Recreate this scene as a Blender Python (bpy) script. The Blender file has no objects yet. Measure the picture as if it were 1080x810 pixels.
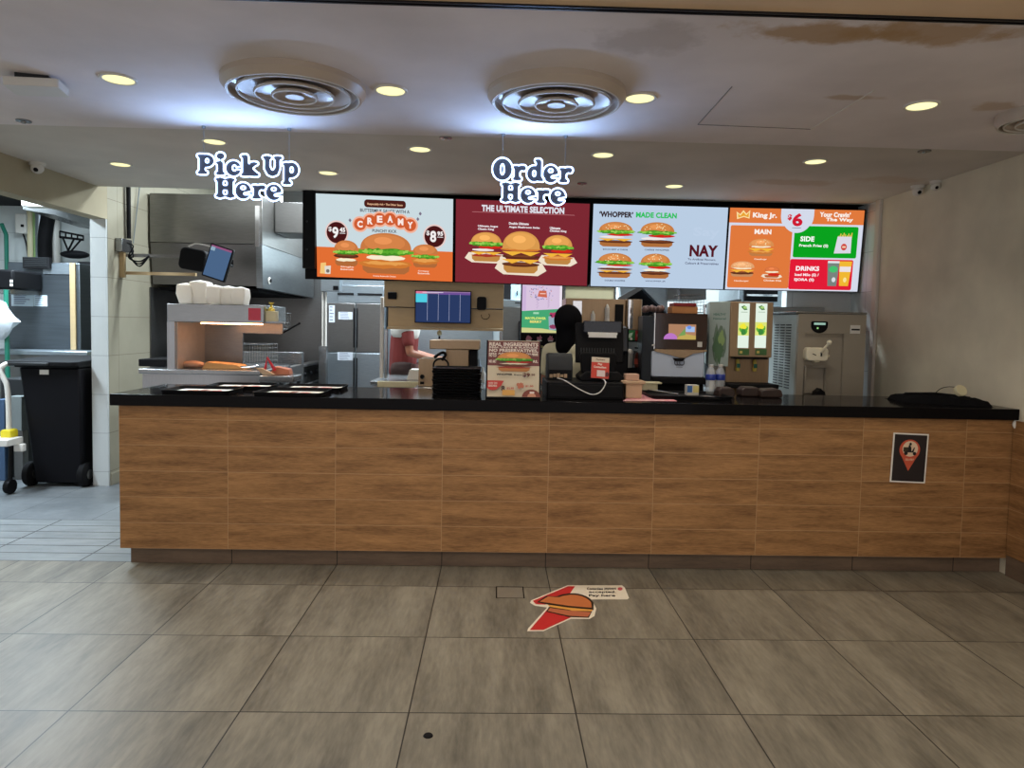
import bpy, bmesh, math, random
import numpy as np
from mathutils import Vector, Matrix
random.seed(7)
sc = bpy.context.scene
COL = sc.collection
PI = math.pi
# ------------------------------------------------------------------ camera
F_, PT, YW, RL, CX, CY, CH = 727.98, .0535, .0254, -.0197, 540.0, 382.63, 1.39
FWD = Vector((math.sin(YW)*math.cos(PT), math.cos(YW)*math.cos(PT), -math.sin(PT)))
RT0 = Vector((math.cos(YW), -math.sin(YW), 0)); DN0 = FWD.cross(RT0)
RT = RT0*math.cos(RL)+DN0*math.sin(RL); DN = -RT0*math.sin(RL)+DN0*math.cos(RL)
CP = Vector((0, 0, CH))
cam = bpy.data.cameras.new('camera'); co = bpy.data.objects.new('camera', cam); COL.objects.link(co)
cam.sensor_width = 36; cam.lens = F_/1080*36; cam.shift_y = -(405-CY)/1080; cam.clip_start = .05
co.matrix_world = Matrix(((RT.x, -DN.x, -FWD.x, CP.x), (RT.y, -DN.y, -FWD.y, CP.y), (RT.z, -DN.z, -FWD.z, CP.z), (0, 0, 0, 1)))
sc.camera = co
def ray(u, v): return RT*((u-CX)/F_)+DN*((v-CY)/F_)+FWD
def onY(u, v, Y): d = ray(u, v); return CP+d*(Y/d.y)
def onX(u, v, X): d = ray(u, v); return CP+d*(X/d.x)
def onZ(u, v, Z): d = ray(u, v); return CP+d*((Z-CH)/d.z)
# ------------------------------------------------------------------ materials
MATS = {}
def s2l(c): return tuple((x/12.92 if x <= .04045 else ((x+.055)/1.055)**2.4) for x in c)
def rgb(r, g, b): return s2l((r/255, g/255, b/255))
def newmat(name):
    m = bpy.data.materials.new(name); m.use_nodes = True
    nt = m.node_tree; b = nt.nodes['Principled BSDF']
    return m, nt, b
def N(nt, t, **kw):
    n = nt.nodes.new(t)
    for k, v in kw.items():
        if k in n.inputs.keys() if isinstance(k, str) else False: n.inputs[k].default_value = v
        else: setattr(n, k, v)
    return n
def L(nt, a, b): nt.links.new(a, b)
def flat(name, c, rough=.6, metal=0, noise=.12, nscale=14, spec=.5, stretch=None, bump=0):
    """plain surface whose tone wanders a little"""
    if name in MATS: return MATS[name]
    m, nt, b = newmat(name)
    tc = N(nt, 'ShaderNodeTexCoord'); src = tc.outputs['Object']
    if stretch:
        mp = N(nt, 'ShaderNodeMapping'); mp.inputs['Scale'].default_value = stretch; L(nt, src, mp.inputs['Vector']); src = mp.outputs[0]
    nz = N(nt, 'ShaderNodeTexNoise'); nz.inputs['Scale'].default_value = nscale; nz.inputs['Detail'].default_value = 4
    L(nt, src, nz.inputs['Vector'])
    mx = N(nt, 'ShaderNodeMix', data_type='RGBA')
    mx.inputs['A'].default_value = (*[x*(1-noise) for x in c], 1); mx.inputs['B'].default_value = (*[min(1, x*(1+noise)) for x in c], 1)
    L(nt, nz.outputs['Fac'], mx.inputs['Factor']); L(nt, mx.outputs['Result'], b.inputs['Base Color'])
    b.inputs['Roughness'].default_value = rough; b.inputs['Metallic'].default_value = metal
    b.inputs['Specular IOR Level'].default_value = spec
    if bump:
        bp = N(nt, 'ShaderNodeBump'); bp.inputs['Strength'].default_value = bump; bp.inputs['Distance'].default_value = .01
        L(nt, nz.outputs['Fac'], bp.inputs['Height']); L(nt, bp.outputs[0], b.inputs['Normal'])
    MATS[name] = m; return m
def steel(name, c=(.42, .43, .44), rough=.36, stretch=(3, 3, 60)):
    return flat(name, c, rough, .92, .22, 6, stretch=stretch)
def emit(c, s=1.0):
    k = 'e%.3f_%.3f_%.3f_%.2f' % (*c, s)
    if k in MATS: return MATS[k]
    m = bpy.data.materials.new('glow'); m.use_nodes = True; nt = m.node_tree; nt.nodes.clear()
    e = nt.nodes.new('ShaderNodeEmission'); e.inputs[0].default_value = (*c, 1); e.inputs[1].default_value = s
    o = nt.nodes.new('ShaderNodeOutputMaterial'); L(nt, e.outputs[0], o.inputs[0]); MATS[k] = m; return m
def ink(c, rough=.55):
    k = 'i%.3f_%.3f_%.3f' % c
    if k in MATS: return MATS[k]
    m, nt, b = newmat('print'); b.inputs['Base Color'].default_value = (*c, 1); b.inputs['Roughness'].default_value = rough
    MATS[k] = m; return m
def glass(name='glass', c=(.9, .95, .95), alpha=None, rough=.05):
    if name in MATS: return MATS[name]
    m, nt, b = newmat(name); b.inputs['Base Color'].default_value = (*c, 1); b.inputs['Roughness'].default_value = rough
    if alpha is None: b.inputs['Transmission Weight'].default_value = 1; b.inputs['IOR'].default_value = 1.3
    else: b.inputs['Alpha'].default_value = alpha
    MATS[name] = m; return m
def grid_fac(nt, pos, axis, size, off, width):
    """1 on the joint lines across one axis of the world position"""
    sp = N(nt, 'ShaderNodeSeparateXYZ'); L(nt, pos, sp.inputs[0])
    a = N(nt, 'ShaderNodeMath', operation='ADD'); a.inputs[1].default_value = -off; L(nt, sp.outputs[axis], a.inputs[0])
    d = N(nt, 'ShaderNodeMath', operation='PINGPONG'); d.inputs[1].default_value = size/2; L(nt, a.outputs[0], d.inputs[0])
    l = N(nt, 'ShaderNodeMath', operation='LESS_THAN'); l.inputs[1].default_value = width/2; L(nt, d.outputs[0], l.inputs[0])
    return l.outputs[0]
def mathn(nt, op, a, b=None):
    n = N(nt, 'ShaderNodeMath', operation=op)
    for i, x in enumerate((a, b)):
        if x is None: continue
        if isinstance(x, (int, float)): n.inputs[i].default_value = x
        else: L(nt, x, n.inputs[i])
    return n.outputs[0]
def mixc(nt, f, a, b):
    n = N(nt, 'ShaderNodeMix', data_type='RGBA')
    for k, x in (('Factor', f), ('A', a), ('B', b)):
        if isinstance(x, (int, float)): n.inputs[k].default_value = x
        elif isinstance(x, tuple): n.inputs[k].default_value = (*x, 1)
        else: L(nt, x, n.inputs[k])
    return n.outputs['Result']
def noise(nt, vec, scale, detail=4, stretch=None, rough=.5):
    if stretch:
        mp = N(nt, 'ShaderNodeMapping'); mp.inputs['Scale'].default_value = stretch; L(nt, vec, mp.inputs['Vector']); vec = mp.outputs[0]
    nz = N(nt, 'ShaderNodeTexNoise'); nz.inputs['Scale'].default_value = scale; nz.inputs['Detail'].default_value = detail; nz.inputs['Roughness'].default_value = rough
    L(nt, vec, nz.inputs['Vector']); return nz.outputs['Fac']
def ramp(nt, f, stops):
    r = N(nt, 'ShaderNodeValToRGB'); e = r.color_ramp.elements
    while len(e) < len(stops): e.new(.5)
    for i, (p, c) in enumerate(stops): e[i].position = p; e[i].color = (*c, 1) if len(c) == 3 else c
    L(nt, f, r.inputs[0]); return r.outputs[0]
def tiled(name, c1, c2, grout, axes, rough, width=.004, nsc=1.5, stretch=(1, 1, 1), bump=.0, spec=.5, fine=.25, cell=None):
    """tiles in world position; axes = list of (axis, size, offset)"""
    m, nt, b = newmat(name); g = N(nt, 'ShaderNodeNewGeometry'); pos = g.outputs['Position']
    f = None
    for ax, s, o in axes:
        q = grid_fac(nt, pos, ax, s, o, width); f = q if f is None else mathn(nt, 'MAXIMUM', f, q)
    vec = pos
    if cell:
        # every tile gets its own cut of the pattern
        sp = N(nt, 'ShaderNodeSeparateXYZ'); L(nt, pos, sp.inputs[0]); cb = N(nt, 'ShaderNodeCombineXYZ')
        for i, (ax, s, o) in enumerate(axes):
            q = mathn(nt, 'FLOOR', mathn(nt, 'DIVIDE', mathn(nt, 'SUBTRACT', sp.outputs[ax], o), s)); L(nt, q, cb.inputs[i])
        wn = N(nt, 'ShaderNodeTexWhiteNoise'); L(nt, cb.outputs[0], wn.inputs['Vector'])
        va = N(nt, 'ShaderNodeVectorMath', operation='MULTIPLY_ADD'); L(nt, wn.outputs['Color'], va.inputs[0]); va.inputs[1].default_value = (cell, cell, cell); L(nt, pos, va.inputs[2]); vec = va.outputs[0]
    n1 = noise(nt, vec, nsc, 5, stretch, .6); n2 = noise(nt, vec, nsc*9, 3, stretch, .6)
    fac = mathn(nt, 'ADD', mathn(nt, 'MULTIPLY', n1, 1-fine), mathn(nt, 'MULTIPLY', n2, fine))
    colr = ramp(nt, fac, [(.34, c1), (.66, c2)])
    L(nt, mixc(nt, f, colr, grout), b.inputs['Base Color'])
    b.inputs['Roughness'].default_value = rough; b.inputs['Specular IOR Level'].default_value = spec
    if bump:
        bp = N(nt, 'ShaderNodeBump'); bp.inputs['Strength'].default_value = bump; bp.inputs['Distance'].default_value = .004
        L(nt, fac, bp.inputs['Height']); L(nt, bp.outputs[0], b.inputs['Normal'])
    return m
def plaster(name, c, stains=(), rough=.85, nscale=2.0, amp=.1, bump=.15, bsc=60):
    m, nt, b = newmat(name); g = N(nt, 'ShaderNodeNewGeometry'); pos = g.outputs['Position']
    f = noise(nt, pos, nscale, 5)
    colr = ramp(nt, f, [(.3, tuple(x*(1-amp) for x in c)), (.7, tuple(x*(1+amp) for x in c))])
    for (p, r, sc_, k) in stains:
        v = N(nt, 'ShaderNodeVectorMath', operation='SUBTRACT'); L(nt, pos, v.inputs[0]); v.inputs[1].default_value = p
        w = N(nt, 'ShaderNodeVectorMath', operation='DIVIDE'); L(nt, v.outputs[0], w.inputs[0]); w.inputs[1].default_value = (r[0], r[1], 1e3)
        ln = N(nt, 'ShaderNodeVectorMath', operation='LENGTH'); L(nt, w.outputs[0], ln.inputs[0])
        nn = noise(nt, pos, 5, 6, None, .65)
        d = mathn(nt, 'ADD', ln.outputs['Value'], mathn(nt, 'MULTIPLY', mathn(nt, 'SUBTRACT', nn, .5), 2.2))
        mk = ramp(nt, d, [(.55, (k, k, k)), (1.0, (0, 0, 0))])
        colr = mixc(nt, mk, colr, sc_)
    L(nt, colr, b.inputs['Base Color']); b.inputs['Roughness'].default_value = rough; b.inputs['Specular IOR Level'].default_value = .25
    bp = N(nt, 'ShaderNodeBump'); bp.inputs['Strength'].default_value = bump; bp.inputs['Distance'].default_value = .003
    L(nt, noise(nt, pos, bsc, 4), bp.inputs['Height']); L(nt, bp.outputs[0], b.inputs['Normal'])
    return m
ZF, ZR, YE, YG = 2.38, 2.43, 3.70, 2.185      # front ceiling, rear ceiling, step, shadow gap
XR, XL = 3.0, -3.17
brown = rgb(176, 142, 98)
def zp(u, v, z=ZF): return tuple(onZ(u, v, z))
M_ceil = plaster('ceiling_paint', rgb(226, 219, 220), [
    (zp(865, 34), (.34, .10), brown, .8), (zp(985, 34), (.35, .10), brown, .75), (zp(898, 103), (.13, .035), brown, .55),
    (zp(1050, 112), (.12, .07), brown, .5), (zp(690, 40), (.2, .15), rgb(150, 138, 128), .35)])
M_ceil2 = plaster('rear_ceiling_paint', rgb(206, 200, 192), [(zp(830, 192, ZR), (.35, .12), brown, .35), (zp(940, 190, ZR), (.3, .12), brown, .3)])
M_ceil0 = plaster('near_ceiling_paint', rgb(226, 198, 166))
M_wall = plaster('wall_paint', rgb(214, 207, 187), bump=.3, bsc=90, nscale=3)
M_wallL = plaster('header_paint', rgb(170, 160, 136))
M_floor = tiled('floor_tile', rgb(92, 87, 76), rgb(145, 138, 121), rgb(30, 27, 23), [(0, .6, -2.0836), (1, .6, 3.6076)], .42, .005, 1.5, (4.4, .8, 1), .05, .4, .3, cell=7)
M_thr = tiled('threshold_tile', rgb(112, 117, 118), rgb(138, 143, 144), rgb(26, 27, 28), [(0, .6, -2.35), (1, .136, 3.934)], .4, .010, 3, (1, 3, 1), .05)
M_kfloor = tiled('kitchen_floor_tile', rgb(98, 103, 106), rgb(128, 133, 136), rgb(62, 66, 68), [(0, .6, -2.75), (1, .6, 4.75)], .38, .005, 2, (1, 1, 1), .05)
M_wtile = tiled('white_wall_tile', rgb(196, 202, 202), rgb(208, 213, 212), rgb(150, 156, 158), [(0, .6, .1), (1, .6, .15), (2, .32, 1.40)], .3, .004, 1)
M_btile = tiled('beige_wall_tile', rgb(158, 153, 134), rgb(170, 164, 145), rgb(112, 106, 90), [(0, 50, 25.3), (1, .62, 5.90), (2, .32, 1.40)], .35, .004, 1)
M_wood = tiled('wood_look_tile', rgb(114, 80, 48), rgb(180, 134, 86), rgb(180, 144, 104), [(0, .6, -2.0836), (2, .1465, .1)], .5, .0032, 2.2, (1.1, 1, 10), .1, .35, .38, cell=5)
M_kick = tiled('kick_tile', rgb(92, 76, 62), rgb(120, 100, 82), rgb(34, 27, 22), [(0, .6, -2.0836), (2, 3, 1.4)], .55, .005, 3, (1, 1, 6), .05)
M_top = flat('black_stone', (.006, .0055, .006), .10, 0, .3, 60, .05)
M_black = flat('black_plastic', (.006, .006, .007), .45, 0, .2, 14, .10)
M_blackm = flat('matte_black', (.009, .009, .010), .65, 0, .2, 14, .10)
M_dgrey = flat('dark_grey_plastic', (.026, .028, .03), .45, 0, .12, 14, .2)
M_white = flat('white_plastic', rgb(215, 212, 205), .45, 0, .04)
M_paper = flat('white_paper', rgb(238, 236, 228), .8, 0, .05)
M_cream = flat('cream_plastic', rgb(205, 196, 160), .5, 0, .05)
M_card = flat('cardboard', rgb(190, 160, 128), .8, 0, .08)
M_steel = steel('brushed_steel', (.30, .31, .315), .27)
M_steelv = steel('brushed_steel_upright', (.42, .43, .45), .34, (50, 50, 2))
M_steeld = steel('dull_steel', (.19, .187, .183), .36)
M_steelb = steel('cool_steel', (.34, .39, .43), .38)
M_tansteel = flat('tan_steel', rgb(186, 160, 120), .45, .3, .1, 5, stretch=(2, 2, 8))
M_tanbox = flat('warm_steel', rgb(168, 142, 112), .38, .45, .12, 6, stretch=(20, 20, 2))
M_chrome = steel('chrome', (.75, .75, .76), .14)
M_green = flat('green_pipe_paint', rgb(20, 110, 90), .4)
M_yel = flat('yellow_plastic', rgb(225, 205, 40), .4)
M_mustard = flat('mustard_plastic', rgb(214, 190, 80), .4)
M_red = flat('red_plastic', rgb(200, 25, 45), .35)
M_skin = flat('skin', rgb(150, 95, 70), .5, 0, .08)
M_ring = flat('vent_paint', rgb(186, 172, 158), .35, 0, .04)
M_neonback = flat('sign_backing', (.05, .056, .075), .5, 0, .05)
# ------------------------------------------------------------------ mesh builder
def rootloc(p):
    v = Vector((0, 0, 0))
    while p is not None: v = v+p.location; p = p.parent
    return v
class MB:
    def __init__(s, mat=None): s.v = []; s.f = []; s.m = []; s.mats = []; s.M = None; s.mat(mat or M_black)
    def mat(s, m):
        if m not in s.mats: s.mats.append(m)
        s.c = s.mats.index(m); return s
    def add(s, vs, fs):
        o = len(s.v)
        for p in vs:
            p = Vector(p); s.v.append(s.M @ p if s.M is not None else p)
        for f in fs: s.f.append([o+i for i in f]); s.m.append(s.c)
        return s
    def box(s, x0, x1, y0, y1, z0, z1):
        return s.add([(x0, y0, z0), (x1, y0, z0), (x1, y1, z0), (x0, y1, z0), (x0, y0, z1), (x1, y0, z1), (x1, y1, z1), (x0, y1, z1)],
                     [(0, 3, 2, 1), (4, 5, 6, 7), (0, 1, 5, 4), (1, 2, 6, 5), (2, 3, 7, 6), (3, 0, 4, 7)])
    def rbox(s, x0, x1, y0, y1, z0, z1, r=.02, n=4, axis='z'):
        """box with rounded corners round one axis"""
        if axis == 'z': a0, a1, b0, b1, h0, h1 = x0, x1, y0, y1, z0, z1; mk = lambda a, b, h: (a, b, h)
        elif axis == 'y': a0, a1, b0, b1, h0, h1 = x0, x1, z0, z1, y0, y1; mk = lambda a, b, h: (a, h, b)
        else: a0, a1, b0, b1, h0, h1 = y0, y1, z0, z1, x0, x1; mk = lambda a, b, h: (h, a, b)
        pts = []
        for cx, cy, st in ((a1-r, b1-r, 0), (a0+r, b1-r, 1), (a0+r, b0+r, 2), (a1-r, b0+r, 3)):
            for k in range(n+1):
                t = (st+k/n)*PI/2; pts.append((cx+r*math.cos(t), cy+r*math.sin(t)))
        m = len(pts); vs = [mk(a, b, h0) for a, b in pts]+[mk(a, b, h1) for a, b in pts]
        fs = [tuple(range(m-1, -1, -1)), tuple(range(m, 2*m))]+[(i, (i+1) % m, m+(i+1) % m, m+i) for i in range(m)]
        return s.add(vs, fs)
    def prism(s, pts, axis, h0, h1):
        mk = {'z': lambda a, b, h: (a, b, h), 'y': lambda a, b, h: (a, h, b), 'x': lambda a, b, h: (h, a, b)}[axis]
        m = len(pts); vs = [mk(a, b, h0) for a, b in pts]+[mk(a, b, h1) for a, b in pts]
        return s.add(vs, [tuple(range(m-1, -1, -1)), tuple(range(m, 2*m))]+[(i, (i+1) % m, m+(i+1) % m, m+i) for i in range(m)])
    def lathe(s, prof, c=(0, 0, 0), n=32, axis='z', squash=1):
        vs = []; fs = []; k = len(prof)
        for i in range(n):
            t = 2*PI*i/n
            for r, h in prof:
                a, b = r*math.cos(t), r*math.sin(t)*squash
                p = (a, b, h) if axis == 'z' else (a, h, b) if axis == 'y' else (h, a, b)
                vs.append((p[0]+c[0], p[1]+c[1], p[2]+c[2]))
        for i in range(n):
            j = (i+1) % n
            for q in range(k-1): fs.append((i*k+q, j*k+q, j*k+q+1, i*k+q+1))
        if prof[0][0] > 1e-6: fs.append(tuple(i*k for i in range(n))[::-1])
        if prof[-1][0] > 1e-6: fs.append(tuple(i*k+k-1 for i in range(n)))
        return s.add(vs, fs)
    def tube(s, path, r, n=8, closed=False):
        P = [Vector(p) for p in path]; m = len(P); rs = r if isinstance(r, (list, tuple)) else [r]*m
        vs = []; prev = None
        for i in range(m):
            a = P[(i-1) % m] if (closed or i > 0) else P[i]; b = P[(i+1) % m] if (closed or i < m-1) else P[i]
            t = (b-a); t = t.normalized() if t.length > 1e-9 else Vector((0, 0, 1))
            if prev is None:
                up = Vector((0, 0, 1)) if abs(t.z) < .9 else Vector((1, 0, 0)); u = t.cross(up).normalized()
            else:
                u = prev-t*prev.dot(t); u = u.normalized() if u.length > 1e-6 else t.orthogonal().normalized()
            prev = u; w = t.cross(u)
            for k in range(n):
                q = 2*PI*k/n; vs.append(P[i]+(u*math.cos(q)+w*math.sin(q))*rs[i])
        fs = []
        for i in range(m if closed else m-1):
            j = (i+1) % m
            for k in range(n): fs.append((i*n+k, i*n+(k+1) % n, j*n+(k+1) % n, j*n+k))
        if not closed: fs += [tuple(range(n))[::-1], tuple((m-1)*n+k for k in range(n))]
        return s.add(vs, fs)
    def ball(s, c, rx, ry=None, rz=None, n=16, m=10):
        ry = ry or rx; rz = rz or rx
        prof = [(math.sin(PI*k/m), -math.cos(PI*k/m)) for k in range(m+1)]
        vs = []; fs = []
        for i in range(n):
            t = 2*PI*i/n
            for r, h in prof: vs.append((c[0]+rx*r*math.cos(t), c[1]+ry*r*math.sin(t), c[2]+rz*h))
        for i in range(n):
            j = (i+1) % n
            for q in range(m): fs.append((i*(m+1)+q, j*(m+1)+q, j*(m+1)+q+1, i*(m+1)+q+1))
        return s.add(vs, fs)
    def build(s, name, parent=None, bevel=0, smooth=True, solid=0, label=None, kind=None):
        root = rootloc(parent)
        if parent is None:
            lo = [min(p[i] for p in s.v) for i in range(3)]; hi = [max(p[i] for p in s.v) for i in range(3)]
            root = Vector(((lo[0]+hi[0])/2, (lo[1]+hi[1])/2, lo[2]))
        me = bpy.data.meshes.new(name); me.from_pydata([tuple(p-root) for p in s.v], [], s.f)
        for m in s.mats: me.materials.append(m)
        me.polygons.foreach_set('material_index', s.m); me.update()
        bm = bmesh.new(); bm.from_mesh(me); bmesh.ops.remove_doubles(bm, verts=bm.verts, dist=1e-6); bm.to_mesh(me); bm.free()
        o = bpy.data.objects.new(name, me); COL.objects.link(o)
        if parent is not None: o.parent = parent
        else: o.location = root
        if solid: md = o.modifiers.new('solid', 'SOLIDIFY'); md.thickness = solid
        if bevel:
            md = o.modifiers.new('bevel', 'BEVEL'); md.width = bevel; md.segments = 2; md.limit_method = 'ANGLE'; md.angle_limit = .7
        if smooth:
            me.polygons.foreach_set('use_smooth', [True]*len(me.polygons)); me.set_sharp_from_angle(angle=math.radians(35))
        if label: o['label'] = label
        if kind: o['kind'] = kind
        return o
def tag(o, label, cat, group=None):
    o['label'] = label; o['category'] = cat
    if group: o['group'] = group
    return o
def thing(name, label, cat, loc, group=None):
    o = bpy.data.objects.new(name, None); COL.objects.link(o); o.location = Vector(loc); o.empty_display_size = .1
    return tag(o, label, cat, group)
def struct(mb, name, bevel=0): return mb.build(name, None, bevel, kind='structure')
def dup(root, loc, label, group=None, rot=None):
    r = root.copy(); COL.objects.link(r); r.location = loc; r['label'] = label
    if rot is not None: r.rotation_euler = rot
    if group: r['group'] = group
    for ch in [c for c in COL.objects if c.parent == root]:
        c = ch.copy(); COL.objects.link(c); c.parent = r
        for g in [q for q in COL.objects if q.parent == ch]:
            d = g.copy(); COL.objects.link(d); d.parent = c
    return r
def pb(u0, v0, u1, v1, Y):
    """x0,x1,z0,z1 at depth Y of a rectangle measured in the photograph"""
    um, vm = (u0+u1)/2, (v0+v1)/2
    return onY(u0, vm, Y).x, onY(u1, vm, Y).x, onY(um, v1, Y).z, onY(um, v0, Y).z
def pbox(mb, u0, v0, u1, v1, Y, d):
    a, b, c, e = pb(u0, v0, u1, v1, Y); return mb.box(a, b, Y, Y+d, c, e)
# text -> flat mesh (cached)
TX = {}
def textmesh(s, bold=.0):
    k = (s, bold)
    if k in TX: return TX[k]
    cu = bpy.data.curves.new('t', 'FONT'); cu.body = s; cu.size = 1; cu.offset = bold; cu.resolution_u = 3; cu.space_character = 1+bold*1.2
    ob = bpy.data.objects.new('t', cu); COL.objects.link(ob)
    dg = bpy.context.evaluated_depsgraph_get(); me = bpy.data.meshes.new_from_object(ob.evaluated_get(dg))
    v = [(p.co.x, p.co.y) for p in me.vertices]; f = [tuple(p.vertices) for p in me.polygons]
    bpy.data.objects.remove(ob); bpy.data.curves.remove(cu); bpy.data.meshes.remove(me)
    if v:
        x0 = min(p[0] for p in v); x1 = max(p[0] for p in v); y0 = min(p[1] for p in v); y1 = max(p[1] for p in v)
        v = [((a-x0)/max(x1-x0, 1e-6), (b-y0)/max(y1-y0, 1e-6)) for a, b in v]
    TX[k] = (v, f); return TX[k]
class Art:
    """flat printed or lit picture: shapes laid in the 0..W x 0..H plane of a real panel"""
    def __init__(s, mb, O, U, V, glow=None):
        s.mb = mb; s.O = Vector(O); s.U = Vector(U).normalized(); s.V = Vector(V).normalized(); s.N = s.U.cross(s.V).normalized(); s.k = 1; s.glow = glow
    def P(s, x, y): return s.O+s.U*x+s.V*y+s.N*(s.k*.0005)
    def col(s, c):
        c = rgb(*c); s.mb.mat(emit(c, s.glow) if s.glow else ink(c))
    def poly(s, pts, c): s.col(c); s.mb.add([s.P(x, y) for x, y in pts], [tuple(range(len(pts)))]); s.k += 1
    def rect(s, x0, y0, x1, y1, c, r=0):
        if r <= 0: return s.poly([(x0, y0), (x1, y0), (x1, y1), (x0, y1)], c)
        pts = []
        for cx, cy, st in ((x1-r, y1-r, 0), (x0+r, y1-r, 1), (x0+r, y0+r, 2), (x1-r, y0+r, 3)):
            for k in range(6): t = (st+k/5)*PI/2; pts.append((cx+r*math.cos(t), cy+r*math.sin(t)))
        s.poly(pts, c)
    def ell(s, cx, cy, rx, ry, c, a0=0, a1=2*PI, n=28):
        s.poly([(cx+rx*math.cos(a0+(a1-a0)*i/n), cy+ry*math.sin(a0+(a1-a0)*i/n)) for i in range(n if abs(a1-a0-2*PI) < 1e-6 else n+1)], c)
    def text(s, t, x, y, w, h, c, bold=.03, slope=0):
        v, f = textmesh(t, bold); s.col(c)
        s.mb.add([s.P(x+a*w, y+b*h+slope*a*w) for a, b in v], f); s.k += 1
    def blob(s, cx, cy, rx, ry, c, wob=.12, n=30, seed=0):
        rnd = random.Random(seed)
        s.poly([(cx+rx*(1+rnd.uniform(-wob, wob))*math.cos(2*PI*i/n), cy+ry*(1+rnd.uniform(-wob, wob)*2)*math.sin(2*PI*i/n)) for i in range(n)], c)
    def burger(s, cx, y, w, h, layers=('patty',), seed=0, sesame=False, bun=(205, 135, 75), wrap=False):
        """side view of a burger: buns with fillings between"""
        rnd = random.Random(seed); hw = w/2
        if wrap:
            s.poly([(cx-hw*1.35, y+h*.10), (cx-hw*.9, y-h*.04), (cx+hw*.9, y-h*.06), (cx+hw*1.35, y+h*.07), (cx+hw*1.1, y+h*.25), (cx-hw*1.1, y+h*.3)], (236, 222, 200))
        bb = tuple(int(k*.88) for k in bun)
        s.poly([(cx-hw*.9, y+h*.22), (cx-hw*.88, y+h*.08), (cx-hw*.7, y), (cx+hw*.7, y), (cx+hw*.88, y+h*.08), (cx+hw*.9, y+h*.22)], bb)
        n = len(layers); z = y+h*.16; lh = h*.46/n; zl_ = None
        for q in layers:
            if q == 'patty': s.blob(cx, z+lh*.5, hw*.98, lh*.62, (88, 44, 28), .05, 26, seed); s.blob(cx, z+lh*.62, hw*.8, lh*.25, (120, 66, 40), .1, 20, seed+1)
            elif q == 'crispy': s.blob(cx, z+lh*.5, hw*1.04, lh*.68, (205, 120, 50), .09, 34, seed); s.blob(cx, z+lh*.6, hw*.85, lh*.3, (228, 158, 80), .2, 28, seed+1)
            elif q == 'cheese':
                s.poly([(cx-hw, z+lh*.8), (cx-hw*.45, z-lh*.3), (cx, z+lh*.5), (cx+hw*.5, z-lh*.3), (cx+hw, z+lh*.8)], (240, 180, 60))
            elif q == 'tomato': s.blob(cx+hw*.25, z+lh*.5, hw*.75, lh*.55, (205, 40, 28), .05, 20, seed)
            elif q == 'onion': s.blob(cx-hw*.2, z+lh*.5, hw*.7, lh*.45, (238, 228, 225), .06, 20, seed)
            elif q == 'bacon': s.blob(cx, z+lh*.5, hw*.98, lh*.5, (165, 55, 40), .12, 24, seed)
            elif q == 'lettuce': zl_ = z
            elif q == 'mayo': s.blob(cx, z+lh*.5, hw*.8, lh*.4, (245, 235, 205), .12, 24, seed)
            z += lh
        pts = [(cx+hw*.97*math.cos(t), z-h*.05+h*.42*math.sin(t)**.8) for t in [PI*i/20 for i in range(21)]]
        s.poly(pts, bun)
        s.poly([(cx+hw*.78*math.cos(t)-hw*.04, z+h*.13+h*.20*math.sin(t)) for t in [2*PI*i/18 for i in range(18)]], tuple(min(255, int(k*1.05+4)) for k in bun))
        s.poly([(cx+hw*.34*math.cos(t)-hw*.1, z+h*.18+h*.09*math.sin(t)) for t in [2*PI*i/18 for i in range(18)]], tuple(min(255, int(k*1.10+16)) for k in bun))
        if zl_ is not None:
            lz = max(zl_, y+h*.40); s.blob(cx, lz+h*.06, hw*1.06, h*.085, (66, 140, 36), .12, 40, seed+4)
            for i in range(11): s.blob(cx-hw*.95+hw*.19*i, lz+h*(.06+.03*rnd.random()), hw*.12, h*.045, rnd.choice([(120, 190, 60), (90, 168, 48), (150, 205, 84)]), .3, 12, seed+20+i)
        if sesame:
            for i in range(14):
                a = rnd.uniform(.2, PI-.2); r = rnd.uniform(.35, .9)
                s.ell(cx+hw*.85*r*math.cos(a), z+h*.36*r*math.sin(a), w*.018, h*.018, (250, 230, 180), n=8)
# ================================================================== SETTING
W7 = 8.25                                       # kitchen back wall
CL = -2.083                                     # left end of the counter
struct(MB(M_floor).box(-6.6, XR+.1, -2.5, 3.93, -.1, 0), 'floor')
struct(MB(M_thr).box(-6.6, XR+.1, 3.93, 4.75, -.1, 0), 'floor')
struct(MB(M_kfloor).box(-6.6, XR+.1, 4.75, W7, -.1, 0), 'floor')
struct(MB(M_ceil0).box(-6.6, XR+.1, -2.5, YG, ZF, ZF+.1), 'ceiling')
struct(MB(M_ceil).box(-6.6, XR+.1, YG+.018, YE, ZF, ZF+.1), 'ceiling')
struct(MB(M_ceil2).box(XL-.13, XR+.1, YE, 5.62, ZR, ZR+.1), 'ceiling')
struct(MB(M_ceil2).box(-6.6, XL-.13, YE, W7, 3.05, 3.15), 'ceiling')
struct(MB(M_wtile).box(XL-.13, XR+.1, 5.62, W7, 3.05, 3.15), 'ceiling')
struct(MB(M_ceil2).box(XL-.13, XR+.1, 5.56, 5.62, ZR+.1, 3.15), 'trim_1')
struct(MB(M_blackm).box(-6.6, XR+.1, YG, YG+.018, ZF+.03, ZF+.1), 'trim_2')
tr = MB(flat('gap_metal', rgb(40, 40, 44), .4, .6)); tr.box(-6.6, XR, YG-.006, YG+.001, ZF-.006, ZF+.03); tr.box(-6.6, XR, YG+.017, YG+.024, ZF-.004, ZF+.03); struct(tr, 'trim_3')
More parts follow.
